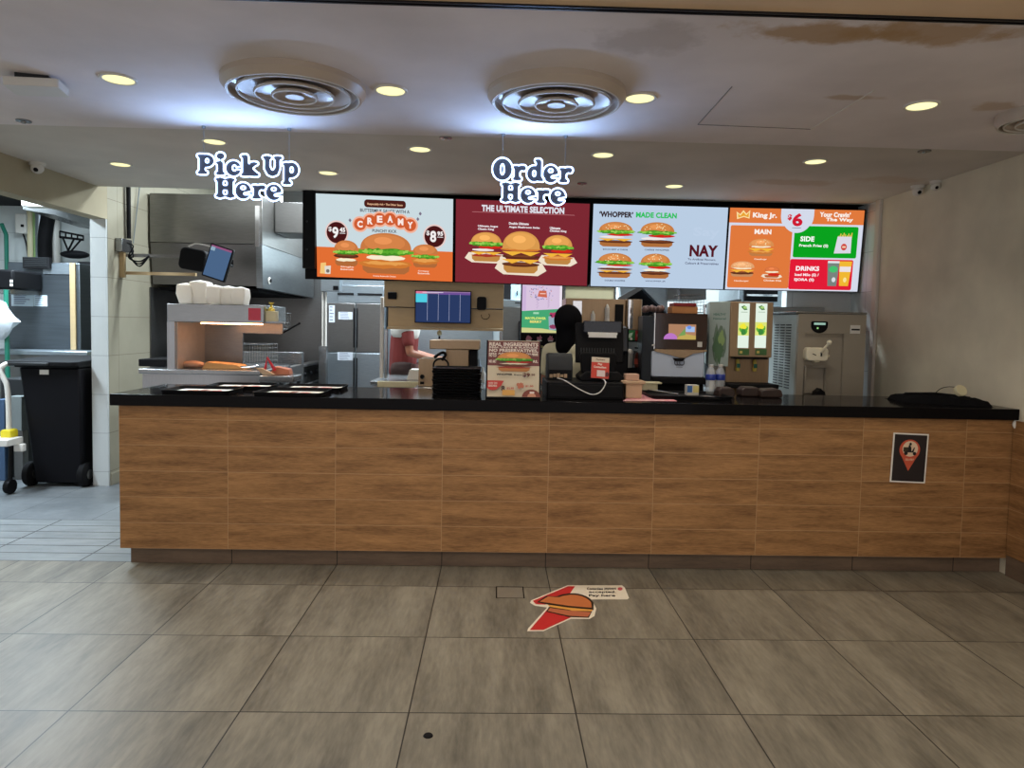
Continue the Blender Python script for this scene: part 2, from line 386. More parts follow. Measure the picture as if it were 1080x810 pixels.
# right wall, its corner and the tiled return behind the soft-serve machine
struct(MB(M_wall).box(XR, XR+.12, -2.5, 5.42, 0, ZR+.1), 'wall_right')
struct(MB(M_ceil2).box(XR-.025, XR, 5.36, 5.42, .0, ZR), 'trim_4', .004)
struct(MB(M_wtile).box(XR, XR+.12, 5.42, W7, 0, 3.1), 'wall_right')
struct(MB(M_wtile).box(2.45, XR, 5.78, 5.88, 0, 3.05), 'wall_right')
# left wall: a header over a wide opening, then a tiled wall end
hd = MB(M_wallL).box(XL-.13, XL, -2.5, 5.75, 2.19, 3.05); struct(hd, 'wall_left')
pw = MB(M_btile).box(XL-.115, XL, 5.751, W7, 0, 3.05); o_ = struct(pw, 'wall_left')
struct(MB(M_wtile).box(XL-.13, XL-.003, 5.73, 5.752, 0, 2.19), 'wall_left')
sk = MB(M_btile).box(XL-.003, XL+.012, 5.75, 6.4, 0, .10); struct(sk, 'baseboard_left', .003)
struct(MB(M_wtile).box(-6.7, -6.6, -2.5, W7, 0, 3.15), 'wall_left')
struct(MB(M_wtile).box(-6.7, XR+.12, W7, W7+.1, 0, 3.15), 'wall_back')
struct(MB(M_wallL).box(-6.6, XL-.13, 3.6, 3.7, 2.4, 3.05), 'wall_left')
# ceiling cracks and hatch seams
def seam(name, pts, z, w=.006, mat=M_dgrey):
    m = MB(mat)
    for a, b in zip(pts[:-1], pts[1:]):
        A, B = onZ(*a, z), onZ(*b, z); d = (B-A).normalized(); n = Vector((-d.y, d.x, 0))*w/2
        m.add([A-n, B-n, B+n, A+n, A-n-Vector((0, 0, .003)), B-n-Vector((0, 0, .003)), B+n-Vector((0, 0, .003)), A+n-Vector((0, 0, .003))],
              [(0, 1, 2, 3), (4, 7, 6, 5), (0, 4, 5, 1), (1, 5, 6, 2), (2, 6, 7, 3), (3, 7, 4, 0)])
    return m
struct(seam('s', [(772, 91), (736, 131), (855, 136)], ZF, .0025, M_steel), 'trim_5')
struct(seam('s', [(855, 136), (922, 95)], ZF, .004, M_white), 'trim_6')
# ------------------------------------------------------------------ ceiling fittings
M_lens = emit((1.35, 1.25, .62), 1.0)
def downlight(p, r, label):
    t = thing('ceiling_downlight', label, 'downlight', p, 'round recessed downlights')
    m = MB(M_white); m.lathe([(r*.98, -.001), (r*1.02, -.006), (r*1.16, -.007), (r*1.22, -.002), (r*1.2, .02), (r*.98, .02)], p, 40); m.build('trim_ring', t)
    m = MB(M_lens); m.lathe([(0, -.004), (r*.97, -.004), (r*.97, -.001), (0, -.001)], p, 36); m.build('lens', t)
    l = bpy.data.lights.new('lamp', 'SPOT'); l.energy = 24 if p[2] < 2.4 else 20; l.color = (1, .90, .76); l.spot_size = 2.2; l.spot_blend = 1.0; l.shadow_soft_size = .0
    lo = bpy.data.objects.new('lamp', l); COL.objects.link(lo); lo.parent = t; lo.location = (0, 0, -.02)
DL = [((125, 83), ZF, 'white round downlight at far left of the front ceiling'),
      ((412, 95), ZF, 'white round downlight in the front ceiling between the two big round vents'),
      ((675, 103), ZF, 'white round downlight touching the right rim of the right round vent'),
      ((972, 111), ZF, 'white round downlight near the brown ceiling stain at right'),
      ((127, 173), ZR, 'small downlight nearest the left header, above the tiled wall'),
      ((226, 149), ZR, 'small downlight just above the word Pick of the neon sign'),
      ((346, 182), ZR, 'small downlight right of the Pick Up sign above the first menu screen'),
      ((443, 157), ZR, 'small downlight between the two neon signs'),
      ((636, 163), ZR, 'small downlight right of the Order Here sign'),
      ((711, 196), ZR, 'small downlight close above the third menu screen'),
      ((860, 170), ZR, 'small downlight above the rightmost menu screen')]
for (u, v), z, lb in DL: downlight(onZ(u, v, z), .060, lb)
def round_vent(p, R0, label, grp=True):
    t = thing('ceiling_diffuser', label, 'ceiling vent', p, 'round ceiling air diffusers')
    m = MB(M_ring); m.lathe([(R0*.89, -.020), (R0*.90, -.048), (R0*.93, -.050), (R0*1.0, -.022), (R0*1.0, .0)], p, 64); m.build('outer_ring', t)
    m = MB(M_blackm); m.lathe([(0, -.001), (R0*.95, -.001), (R0*.9, -.012), (0, -.012)], p, 48); m.build('duct_opening', t)
    for k, (ri, ro, zi, zo) in enumerate(((.60, .80, -.018, -.040), (.36, .56, -.022, -.044), (.12, .32, -.026, -.048))):
        m = MB(M_ring)
        m.lathe([(R0*ri, zi), (R0*(ro-.03), zo+.008), (R0*ro, zo), (R0*(ro-.005), zo-.003), (R0*(ro-.035), zo+.003), (R0*(ri-.005), zi-.003)], p, 56); m.build('cone', t)
    m = MB(M_ring); m.lathe([(0, -.036), (R0*.10, -.036), (R0*.13, -.054), (0, -.050)], p, 32); m.build('centre_cap', t)
    m = MB(M_white)
    for ro, zz in ((.905, -.048), (.78, -.046), (.54, -.050), (.30, -.054)): m.tube([(p[0]+R0*ro*math.cos(q), p[1]+R0*ro*math.sin(q), p[2]+zz) for q in [2*PI*i/48 for i in range(48)]], .0038, 6, True)
    m.build('lip', t)
round_vent(onZ(311, 89, ZF), .292, 'large round air diffuser with concentric rings, left of the two by the neon signs')
round_vent(onZ(587, 98, ZF), .292, 'large round air diffuser with concentric rings above the Order Here sign')
round_vent(onZ(1100, 119, ZF), .18, 'small round air diffuser cut off by the right edge of the photo')
# small ceiling things
c = onZ(38, 82, ZF); t = thing('wireless_access_point', 'flat square white box hanging under the ceiling at upper left', 'ceiling device', c)
m = MB(M_white); m.M = Matrix.Translation(c) @ Matrix.Rotation(.25, 4, 'Z') @ Matrix.Rotation(-.06, 4, 'Y'); m.rbox(-.1, .1, -.07, .07, -.055, -.02, .012); m.build('housing', t, .003)
m = MB(M_dgrey); m.M = Matrix.Translation(c) @ Matrix.Rotation(.25, 4, 'Z'); m.box(-.06, .06, -.05, .05, -.03, 0); m.build('bracket', t)
def dome(p, label, wall=None, r=.035, ang=(-.3, -.8)):
    t = thing('security_camera', label, 'camera', p, 'white dome security cameras')
    m = MB(M_white); m.lathe([(r*1.25, 0), (r*1.25, -.016), (r*1.0, -.02), (0, -.02)], p, 28); m.build('base', t)
    b = Vector(p)+Vector((0, 0, -.036)); m = MB(M_white); m.ball(b, r, r, r*.95, 20, 12); m.build('body', t)
    d = Vector((ang[0], ang[1], -.45)).normalized(); q = b+d*r*.72; m = MB(M_black); m.ball(q, r*.42, r*.42, r*.42, 16, 10); m.build('lens', t)
pq = onX(39, 161, XL+.05); dome(Vector((pq.x, pq.y, ZR)), 'white dome camera under the ceiling beside the left header', r=.04, ang=(.25, -.8))
dome(onZ(968, 196, ZR), 'larger of two white dome cameras in the right ceiling corner', r=.036, ang=(-.1, -.9))
dome(onZ(987, 191, ZR), 'white dome camera right beside the larger one, closest to the right wall', r=.03, ang=(-.2, -.9))
def sprinkler(u, v, z, label):
    p = onZ(u, v, z); m = MB(M_steel); m.lathe([(.035, 0), (.035, -.006), (.012, -.008), (.010, -.014), (0, -.014)], p, 24)
    tag(m.build('sprinkler_cover'), label, 'sprinkler', 'small flush sprinkler covers')
sprinkler(975, 159, ZR, 'small dark flush cover in the ceiling right of the rightmost downlight')
sprinkler(25, 127, ZF, 'small flush cover in the ceiling below the square white box at left')
sprinkler(470, 145, ZR, 'small flush cover in the ceiling left of the Order Here sign')
sprinkler(614, 193, ZR, 'small flush cover in the ceiling right beside the word Order')
# ================================================================== COUNTER
t = thing('service_counter', 'long service counter clad in wood-look tiles with a dark recessed kick', 'counter', (.4, 4.2, 0))
MB(M_wood).box(CL, XR-.002, 3.87, 3.93, .10, .907).build('front_panel', t)
m = MB(M_wood).box(CL, CL+.05, 3.935, 4.46, .10, .907); m.mat(M_steeld).box(CL+.06, XR-.05, 4.40, 4.46, .1, .9); m.box(CL+.06, XR-.05, 3.935, 4.4, .86, .9); m.build('carcass', t)
MB(M_kick).box(CL+.03, XR-.004, 3.925, 4.0, 0, .098).build('kickboard', t)
m = MB(M_top); m.box(-2.118, XR-.003, 3.84, 4.50, .908, .972)
tag(m.build('worktop', None, .004), 'glossy black stone worktop along the whole service counter', 'worktop')
ZT = .972
struct(MB(M_wood).box(2.982, XR-.002, 2.9, 3.865, .12, .905), 'wall_right', .002)
struct(MB(M_kick).box(2.985, XR-.002, 2.9, 3.865, 0, .118), 'baseboard_right')
p = onY(1077, 448, 3.845); m = MB(M_paper); m.lathe([(0, 0), (.028, 0), (.032, .008), (.026, .02), (0, .022)], (p.x-.01, 3.866-.02, p.z), 24, 'y')
tag(m.build('door_stop'), 'round white stopper under the right end of the black worktop', 'stopper')
# poster on the counter front
a, b = onY(942, 508, 3.866), onY(979, 508, 3.866); tl = onY(948, 456, 3.866)
O = Vector((onY(938.5, 508, 3.864).x, 3.864, onY(958, 508.5, 3.864).z)); V = Vector((.03, 0, 1)).normalized()
U = Vector((V.z, 0, -V.x)); Wp, Hp = .205, .285
m = MB(M_paper); m.add([O, O+U*Wp, O+U*Wp+V*Hp, O+V*Hp, O+Vector((0, .003, 0)), O+U*Wp+Vector((0, .003, 0)), O+U*Wp+V*Hp+Vector((0, .003, 0)), O+V*Hp+Vector((0, .003, 0))],
      [(0, 1, 2, 3), (7, 6, 5, 4), (0, 4, 5, 1), (1, 5, 6, 2), (2, 6, 7, 3), (3, 7, 4, 0)])
A = Art(m, O, U, V); A.rect(.008, .008, Wp-.008, Hp-.008, (30, 22, 24))
A.poly([(.048, .165), (.100, .068), (.152, .165)], (205, 88, 60)); A.ell(.100, .190, .060, .060, (205, 88, 60)); A.ell(.102, .196, .045, .045, (232, 205, 175))
A.text('DELIVERY', .078, .128, .05, .012, (235, 190, 160), .03)
A.rect(.062, .178, .092, .205, (60, 50, 30)); A.ell(.078, .170, .011, .011, (25, 20, 20)); A.ell(.128, .170, .010, .010, (25, 20, 20)); A.poly([(.078, .176), (.12, .176), (.128, .205), (.122, .205), (.112, .184), (.085, .186)], (25, 20, 20)); A.poly([(.09, .186), (.108, .184), (.106, .205), (.096, .218), (.09, .215)], (25, 20, 20)); A.ell(.100, .224, .007, .008, (25, 20, 20))
tag(m.build('delivery_poster', smooth=False), 'black poster with an orange map pin and scooter taped to the counter front', 'poster')
# ------------------------------------------------------------------ floor things
def fl(u, v, z=.0): return onZ(u, v, z)
m = MB(M_blackm)
q = [fl(523, 619), fl(552, 619), fl(554, 631), fl(523, 631)]; x0, x1, y1, y0 = q[0].x, q[1].x, q[0].y, q[2].y
m.mat(M_kick).box(x0, x1, y0, y1, 0, .0015); m.mat(M_black)
for (a, b, c_, d) in ((x0, x1, y1-.006, y1), (x0, x0+.006, y0, y1), (x1-.006, x1, y0, y1)): m.box(a, b, c_, d, 0, .003)
m.mats[1:2]; m.mat(flat('hatch_infill', rgb(122, 114, 100), .5)).box(x0+.006, x1-.006, y0, y1-.006, 0, .0022)
tag(m.build('floor_hatch', smooth=False), 'small rectangular floor hatch with a dark rim in front of the counter', 'floor hatch')
p = fl(451.5, 776); m = MB(M_black); m.lathe([(0, .004), (.014, .0035), (.017, 0), (0, 0)], p, 20); tag(m.build('floor_plug'), 'tiny black round plug in the foreground floor tile', 'floor plug')
# floor sticker: arrow, burger and text panel (all flat vinyl)
m = MB(M_paper)
def vin(pts, c, k, w=0): m.mat(ink(rgb(*c), .4)); m.add([fl(u, v)+Vector((0, 0, .0012+k*.0004)) for u, v in pts], [tuple(range(len(pts)))[::-1]])
def arc(cx, cy, rx, ry, a0, a1, n=14): return [(cx+rx*math.cos(math.radians(a0+(a1-a0)*i/n)), cy-ry*math.sin(math.radians(a0+(a1-a0)*i/n))) for i in range(n+1)]
WH = (232, 222, 200)
vin([(560, 633.5), (598.5, 617.5), (656, 617.5), (659, 620), (663.5, 631), (661.5, 632.5), (624, 632.5), (629, 642), (627, 650), (622, 653), (602, 653), (573, 666), (556, 666), (557, 663), (577, 641), (564, 639), (559, 636)], WH, 0)
vin([(562, 634), (599, 618.6), (606.5, 618.6), (600.5, 627), (575, 638), (565, 637.5)], (196, 40, 42), 1)
vin([(558.5, 664.8), (579, 641), (590, 645), (602, 651.5), (573, 664.8)], (196, 36, 38), 1)
vin([(566, 635.5), (576, 629)]+arc(603, 640, 24, 14, 130, 15)+[(626, 644), (600, 642.5), (580, 638.5)], (30, 18, 14), 2)
vin([(569, 635), (578, 629.6)]+arc(603, 640, 21.5, 12.3, 128, 18)+[(624, 641.5), (600, 639.5), (580, 636.5)], (196, 112, 62), 3)
vin([(579, 640.4), (600, 642.6), (624.5, 645), (621, 652), (600, 651.2), (576, 645.5)], (30, 18, 14), 2)
vin([(577.5, 638.2), (600, 641.5), (625, 643.5), (624.5, 645.3), (604, 644.8), (600, 643.7), (580, 640.6)], (226, 160, 70), 4)
vin([(580, 641.7), (600, 644.4), (623.5, 646.2), (620, 651.2), (600, 650), (577.5, 645)], (186, 104, 70), 4)
def vtext(s_, u0, v0, u1, v1, c, k):
    vt, ft = textmesh(s_, .03); m.mat(ink(rgb(*c), .4)); A_, B_, C_ = fl(u0, v1), fl(u1, v1), fl(u0, v0)
    m.add([A_+(B_-A_)*x+(C_-A_)*y+Vector((0, 0, .0012+k*.0004)) for x, y in vt], ft)
vtext('Contactless', 619, 620, 636, 622.6, (20, 18, 16), 3); vtext('payment', 637.5, 620, 650, 622.9, (20, 18, 16), 3)
vtext('accepted.', 621, 623.6, 650, 626.4, (20, 18, 16), 3); vtext('Pay here', 621, 627.2, 649, 630.4, (20, 18, 16), 3)
vin(arc(654, 621.5, 2.6, 1.7, 0, 340), (205, 90, 95), 3)
tag(m.build('floor_sticker', smooth=False), 'vinyl floor sticker with a red arrow, a burger and a cream text panel', 'sticker')
# ================================================================== MENU SCREENS
LT = 5  # tilt of the screens, degrees
def screen(q, label, Yt=5.58):
    (u0, v0), (u1, v1), (u2, v2), (u3, v3) = q
    TL, TR = onY(u0, v0, Yt), onY(u1, v1, Yt)
    Hh = .655; tl = math.radians(LT)
    V = Vector((0, -math.sin(tl), math.cos(tl))); U = (TR-TL).normalized(); Wd = (TR-TL).length
    O = TL-V*Hh
    t = thing('menu_screen', label, 'menu screen', (O+U*Wd/2)+Vector((0, .03, 0)), 'row of menu screens above the counter')
    Nn = U.cross(V)
    b = MB(M_black); b.M = Matrix(((U.x, V.x, -Nn.x, O.x), (U.y, V.y, -Nn.y, O.y), (U.z, V.z, -Nn.z, O.z), (0, 0, 0, 1)))
    g = .0065
    b.box(-g, Wd+g, -g, 0, -.004, .045); b.box(-g, Wd+g, Hh, Hh+g, -.004, .045); b.box(-g, 0, 0, Hh, -.004, .045); b.box(Wd, Wd+g, 0, Hh, -.004, .045); b.box(0, Wd, 0, Hh, .004, .045)
    b.build('frame', t, smooth=False)
    br = MB(M_dgrey); c = O+U*Wd/2+V*Hh*.7; br.tube([c-Nn*.03, c-Nn*.1, Vector((c.x, c.y+.1, ZR))], .02, 8); br.build('bracket', t)
    pm = MB(emit(rgb(200, 210, 225), GL)); A = Art(pm, O, U, V, GL); return t, pm, A, Wd, Hh
GL = 1.02
BUN, GOLD = (198, 120, 66), (214, 152, 78)
t, pm, A, Wd, Hh = screen(((333, 204), (478, 210), (477, 293), (334, 288)), 'menu screen with a creamy burger trio on pale blue and orange, leftmost')
X = lambda u: (u-90)/975*Wd; Yc = lambda v, u=0: Hh-((v-62)-(u-90)*.037)/555*Hh
A.rect(0, 0, Wd, Hh, (200, 216, 222)); A.rect(0, 0, Wd, Hh*.365, (224, 110, 52))
A.rect(X(432), Yc(152, 432), X(728), Yc(100, 432), (74, 30, 26), .024)
A.text('Respectably rich • The Other Sauce', X(455), Yc(141, 455), X(705)-X(455), .022, (240, 190, 150), .02)
A.text('BUTTERMILK SAUCE WITH A', X(403), Yc(182, 403), X(755)-X(403), .026, (40, 45, 60), .02)
for i, (ch, u, v) in enumerate((('C', 402, 265), ('R', 474, 244), ('E', 543, 232), ('A', 617, 232), ('M', 692, 250), ('Y', 760, 272))):
    A.ell(X(u), Yc(v, u), .062, .062, (240, 176, 150))
for i, (ch, u, v) in enumerate((('C', 402, 265), ('R', 474, 244), ('E', 543, 232), ('A', 617, 232), ('M', 692, 250), ('Y', 760, 272))):
    A.ell(X(u), Yc(v, u), .048, .048, (205, 92, 48)); A.text(ch, X(u)-.022, Yc(v, u)-.027, .044, .054, (250, 232, 225), .05)
A.text('PUNCHY KICK', X(490), Yc(318, 490), X(665)-X(490), .024, (40, 45, 60), .02)
for u, v in ((332, 240), (815, 232), (832, 196)): A.poly([(X(u)-.012, Yc(v, u)), (X(u), Yc(v, u)-.016), (X(u)+.012, Yc(v, u)), (X(u), Yc(v, u)+.016)], (120, 110, 130))
for u, v, tx, c2 in ((238, 322, '9', '45'), (935, 348, '8', '95')):
    A.ell(X(u), Yc(v, u), .092, .096, (232, 200, 195)); A.ell(X(u), Yc(v, u), .081, .084, (70, 22, 24))
    A.text('$', X(u)-.066, Yc(v, u)+.005, .026, .04, (240, 235, 235), .02); A.text(tx, X(u)-.036, Yc(v, u)-.045, .05, .09, (240, 235, 235), .035); A.text(c2, X(u)+.022, Yc(v, u)+.006, .046, .036, (240, 235, 235), .05); A.rect(X(u)+.022, Yc(v, u)-.006, X(u)+.068, Yc(v, u)-.001, (240, 235, 235))
A.burger(X(305), Yc(545, 300), X(395)-X(215), .205, ('mayo', 'patty', 'lettuce'), 3, False, BUN)
A.burger(X(870), Yc(556, 870), X(965)-X(775), .185, ('crispy', 'lettuce'), 5, False, BUN)
A.burger(X(590), Yc(598, 590), X(775)-X(400), .325, ('crispy', 'mayo', 'lettuce'), 8, False, BUN)
for u0, u1, v, s_ in ((268, 362, 556, 'Single'), (268, 362, 572, 'Buttermilk'), (820, 900, 585, 'Crispy'), (820, 905, 600, 'Buttermilk'), (500, 662, 618, 'Creamy Buttermilk Chicken')):
    A.text(s_, X(u0), Yc(v, u0), X(u1)-X(u0), .013, (250, 225, 210), .03)
A.poly([(X(122), Yc(590)), (X(128), Yc(520)), (X(165), Yc(515)), (X(170), Yc(592))], (240, 196, 120)); A.poly([(X(158), Yc(592)), (X(155), Yc(540)), (X(200), Yc(535)), (X(196), Yc(592))], (222, 216, 205)); A.ell(X(178), Yc(572), .014, .014, (120, 110, 105))
pm.build('display', t, smooth=False)
t, pm, A, Wd, Hh = screen(((481, 210), (622, 215), (619, 297), (479, 293)), 'dark red menu screen headed The Ultimate Selection with three stacked burgers')
X = lambda u: (u-80)/950*Wd; Yc = lambda v, u=0: Hh-((v-105)-(u-80)*.038)/550*Hh
A.rect(0, 0, Wd, Hh, (122, 40, 50))
A.text('THE ULTIMATE SELECTION', X(262), Yc(186, 262)-.0, X(850)-X(262), .052, (225, 225, 235), .05)
A.rect(X(195), Yc(190, 195), X(925), Yc(187, 195), (190, 120, 125))
for s_, u0, u1, v in (('Ultimate Angus', 237, 380, 292), ('Classic King', 237, 352, 312), ('Double Ultimate', 458, 600, 275), ('Angus Mushroom Swiss', 458, 678, 300), ('Ultimate', 750, 826, 308), ('Chicken King', 750, 870, 328)):
    A.text(s_, X(u0), Yc(v, u0), X(u1)-X(u0), .020, (236, 228, 232), .05)
A.burger(X(298), Yc(520, 298), X(410)-X(185), .235, ('bacon', 'cheese', 'onion', 'tomato', 'lettuce'), 11, False, GOLD, True)
A.burger(X(812), Yc(543, 812), X(915)-X(705), .235, ('crispy', 'cheese', 'tomato', 'lettuce'), 12, False, GOLD, True)
A.burger(X(548), Yc(600, 548), X(685)-X(410), .335, ('patty', 'cheese', 'patty', 'cheese', 'crispy'), 13, False, GOLD, True)
pm.build('display', t, smooth=False)
t, pm, A, Wd, Hh = screen(((626, 215), (768, 219), (762, 300), (622, 297)), 'pale blue menu screen with four burgers and the word NAY, third from left')
X = lambda u: (u-75)/955*Wd; Yc = lambda v, u=0: Hh-((v-68)-(u-75)*.026)/548*Hh
A.rect(0, 0, Wd, Hh, (184, 203, 225))
A.text('‘WHOPPER’', X(118), Yc(154, 118), X(358)-X(118), .048, (48, 30, 34), .05); A.text('MADE CLEAN', X(378), Yc(158, 378), X(668)-X(378), .044, (40, 190, 90), .05)
for u, v, s_, sd, ly in ((240, 352, 'BACON BEST of CHEESE', 21, ('patty', 'cheese', 'onion', 'tomato', 'lettuce')), (532, 356, 'CHEESE WHOPPER', 22, ('patty', 'onion', 'tomato', 'lettuce')), (238, 560, 'DOUBLE WHOPPER', 23, ('patty', 'cheese', 'patty', 'onion', 'tomato', 'lettuce')), (522, 565, 'WHOPPER JR', 24, ('patty', 'mayo', 'tomato', 'lettuce'))):
    A.burger(X(u), Yc(v, u), .285 if sd != 24 else .25, .20, ly, sd, True, (196, 124, 66))
    A.text(s_, X(u-88 if sd < 23 else u-70), Yc(v+24, u), (.2 if sd < 23 else .165), .012, (60, 60, 90), .02)
A.text('Say', X(775), Yc(300, 775), X(960)-X(775), .09, (188, 206, 228), .03)
A.text('NAY', X(755), Yc(418, 755), X(955)-X(755), .092, (84, 22, 34), .045)
A.text('To Artificial Flavours,', X(745), Yc(445, 745), X(945)-X(745), .018, (70, 70, 100), .02); A.text('Colours & Preservatives', X(728), Yc(470, 728), X(965)-X(728), .018, (70, 70, 100), .02)
pm.build('display', t, smooth=False)
t, pm, A, Wd, Hh = screen(((770, 219), (912, 222), (903, 303), (764, 300)), 'orange, green and red menu screen with a six dollar meal, rightmost')
X = lambda u: (u-65)/960*Wd; Yc = lambda v, u=0: Hh-((v-92)-(u-65)*.026)/545*Hh
OR, LGy = (222, 120, 60), (210, 216, 232)
A.rect(0, 0, Wd, Hh, LGy); A.rect(0, Yc(188), Wd, Hh, OR)
A.ell(X(548), Hh-.05, .135, .15, LGy, PI, 2*PI); A.rect(X(548)-.135, Hh-.052, X(548)+.135, Hh, LGy)
A.rect(X(78), Yc(622), X(520), Yc(205), OR, .014)
A.rect(X(535), Yc(425, 535), X(992), Yc(215, 535), (10, 160, 30), .014); A.rect(X(520), Yc(640, 520), X(975), Yc(436, 520), (224, 28, 54), .014)
A.ell(X(548), Hh-.05, .128, .14, LGy, PI, 2*PI)
A.text('$', X(478), Yc(180, 478), .035, .05, (205, 25, 50), .05); A.text('6', X(512), Yc(218, 512), .085, .105, (205, 25, 50), .045); A.rect(X(514), Yc(230, 514), X(578), Yc(227, 514), (60, 60, 90))
A.poly([(X(118), Yc(165)), (X(112), Yc(115)), (X(138), Yc(132)), (X(160), Yc(105)), (X(182), Yc(128)), (X(208), Yc(104)), (X(206), Yc(160)), (X(165), Yc(150))], (250, 225, 160)); A.poly([(X(126), Yc(156)), (X(122), Yc(128)), (X(140), Yc(142)), (X(160), Yc(118)), (X(182), Yc(139)), (X(200), Yc(118)), (X(199), Yc(152)), (X(165), Yc(143))], (232, 160, 50))
A.text('King Jr.', X(228), Yc(168, 228), X(400)-X(228), .052, (248, 240, 232), .05)
A.text('Your Cravin’', X(703), Yc(162, 703)+.005, X(925)-X(703), .04, (248, 240, 232), .05); A.text('The Way', X(750), Yc(196, 750)+.004, X(945)-X(750), .036, (248, 240, 232), .05)
A.text('MAIN', X(248), Yc(268, 248), X(368)-X(248), .04, (248, 240, 232), .045)
A.burger(X(303), Yc(415, 303), .21, .14, ('crispy', 'cheese', 'mayo'), 31, True, (214, 140, 80)); A.burger(X(175), Yc(552, 175), .20, .125, ('patty', 'cheese', 'mayo'), 32, True, (222, 160, 110)); A.burger(X(385), Yc(560, 385), .13, .09, ('tomato', 'mayo'), 33, False, (206, 110, 60), True)
for s_, u0, u1, v in (('Cheeseburger', 250, 340, 442), ('Hamburger', 118, 222, 586), ('Chicken fries', 328, 455, 584)): A.text(s_, X(u0), Yc(v, u0), X(u1)-X(u0), .015, (250, 228, 210), .03)
A.text('SIDE', X(568), Yc(320, 568), X(668)-X(568), .042, (240, 248, 240), .045); A.text('French Fries (S)', X(563), Yc(360, 563), X(770)-X(563), .028, (240, 248, 240), .04)
A.text('DRINKS', X(552), Yc(515, 552), X(720)-X(552), .038, (250, 238, 242), .045); A.text('Iced Milo (S) /', X(548), Yc(555, 548), X(720)-X(548), .028, (250, 238, 242), .04); A.text('SJORA (S)', X(545), Yc(588, 545), X(688)-X(545), .028, (250, 238, 242), .04)
for i in range(9): A.poly([(X(832+i*11), Yc(300)), (X(836+i*11)+.004, Yc(262-(i*37 % 23))), (X(842+i*11)+.004, Yc(262-(i*37 % 23))), (X(842+i*11), Yc(300))], (236, 196, 90))
A.poly([(X(812), Yc(402, 812)), (X(830), Yc(290, 830)), (X(930), Yc(292, 930)), (X(932), Yc(402, 932))], (216, 214, 226)); A.ell(X(880), Yc(360, 880), .024, .027, (205, 70, 60)); A.rect(X(868), Yc(366, 880), X(893), Yc(354, 880), (236, 200, 170))
A.poly([(X(785), Yc(620, 785)), (X(773), Yc(455, 773)), (X(860), Yc(457, 860)), (X(848), Yc(622, 848))], (120, 130, 125)); A.ell(X(818), Yc(508, 818), .036, .026, (70, 190, 110)); A.rect(X(775), Yc(466, 775), X(858), Yc(452, 775), (225, 225, 230)); A.ell(X(825), Yc(578, 825), .016, .02, (215, 220, 225))
A.poly([(X(868), Yc(620, 868)), (X(857), Yc(455, 857)), (X(948), Yc(457, 948)), (X(932), Yc(622, 932))], (238, 182, 50)); A.rect(X(862), Yc(525, 862), X(942), Yc(490, 862), (232, 224, 225)); A.ell(X(905), Yc(580, 905), .014, .02, (248, 226, 150))
pm.build('display', t, smooth=False)
# dark blank cabinet at the left end of the row
m = MB(M_black); a, b, c_, d = pb(319, 203, 333, 283, 5.56); m.box(a, b-.006, 5.56, 5.60, c_, ZR-.003)
t = thing('blank_panel', 'narrow switched-off black panel left of the first menu screen', 'panel', ((a+b)/2, 5.6, c_)); m.build('housing', t, .003)
m = MB(M_dgrey)
for f_ in (.25, .62): m.lathe([(0, 0), (.008, 0), (.008, .004), (0, .004)], (a+.035, 5.555, c_+(d-c_)*f_), 12, 'y')
m.build('screw', t)
p0, p1 = onY(322, 245, 5.715), onY(903, 262, 5.715)
m = MB(M_blackm); m.box(p0.x, p1.x, 5.715, 5.735, onY(620, 300.5, 5.715).z, ZR-.002)  # backs the screens; top raised to the ceiling to block leaking kitchen light
struct(MB(M_blackm).box(p0.x, p1.x, 5.6205, 5.735, ZR-.0015, ZR+.03), 'light_stop_strip')  # added strip closing a light leak between the board and the ceiling
tag(m.build('mounting_board'), 'long black mounting board directly behind the row of menu screens', 'board')
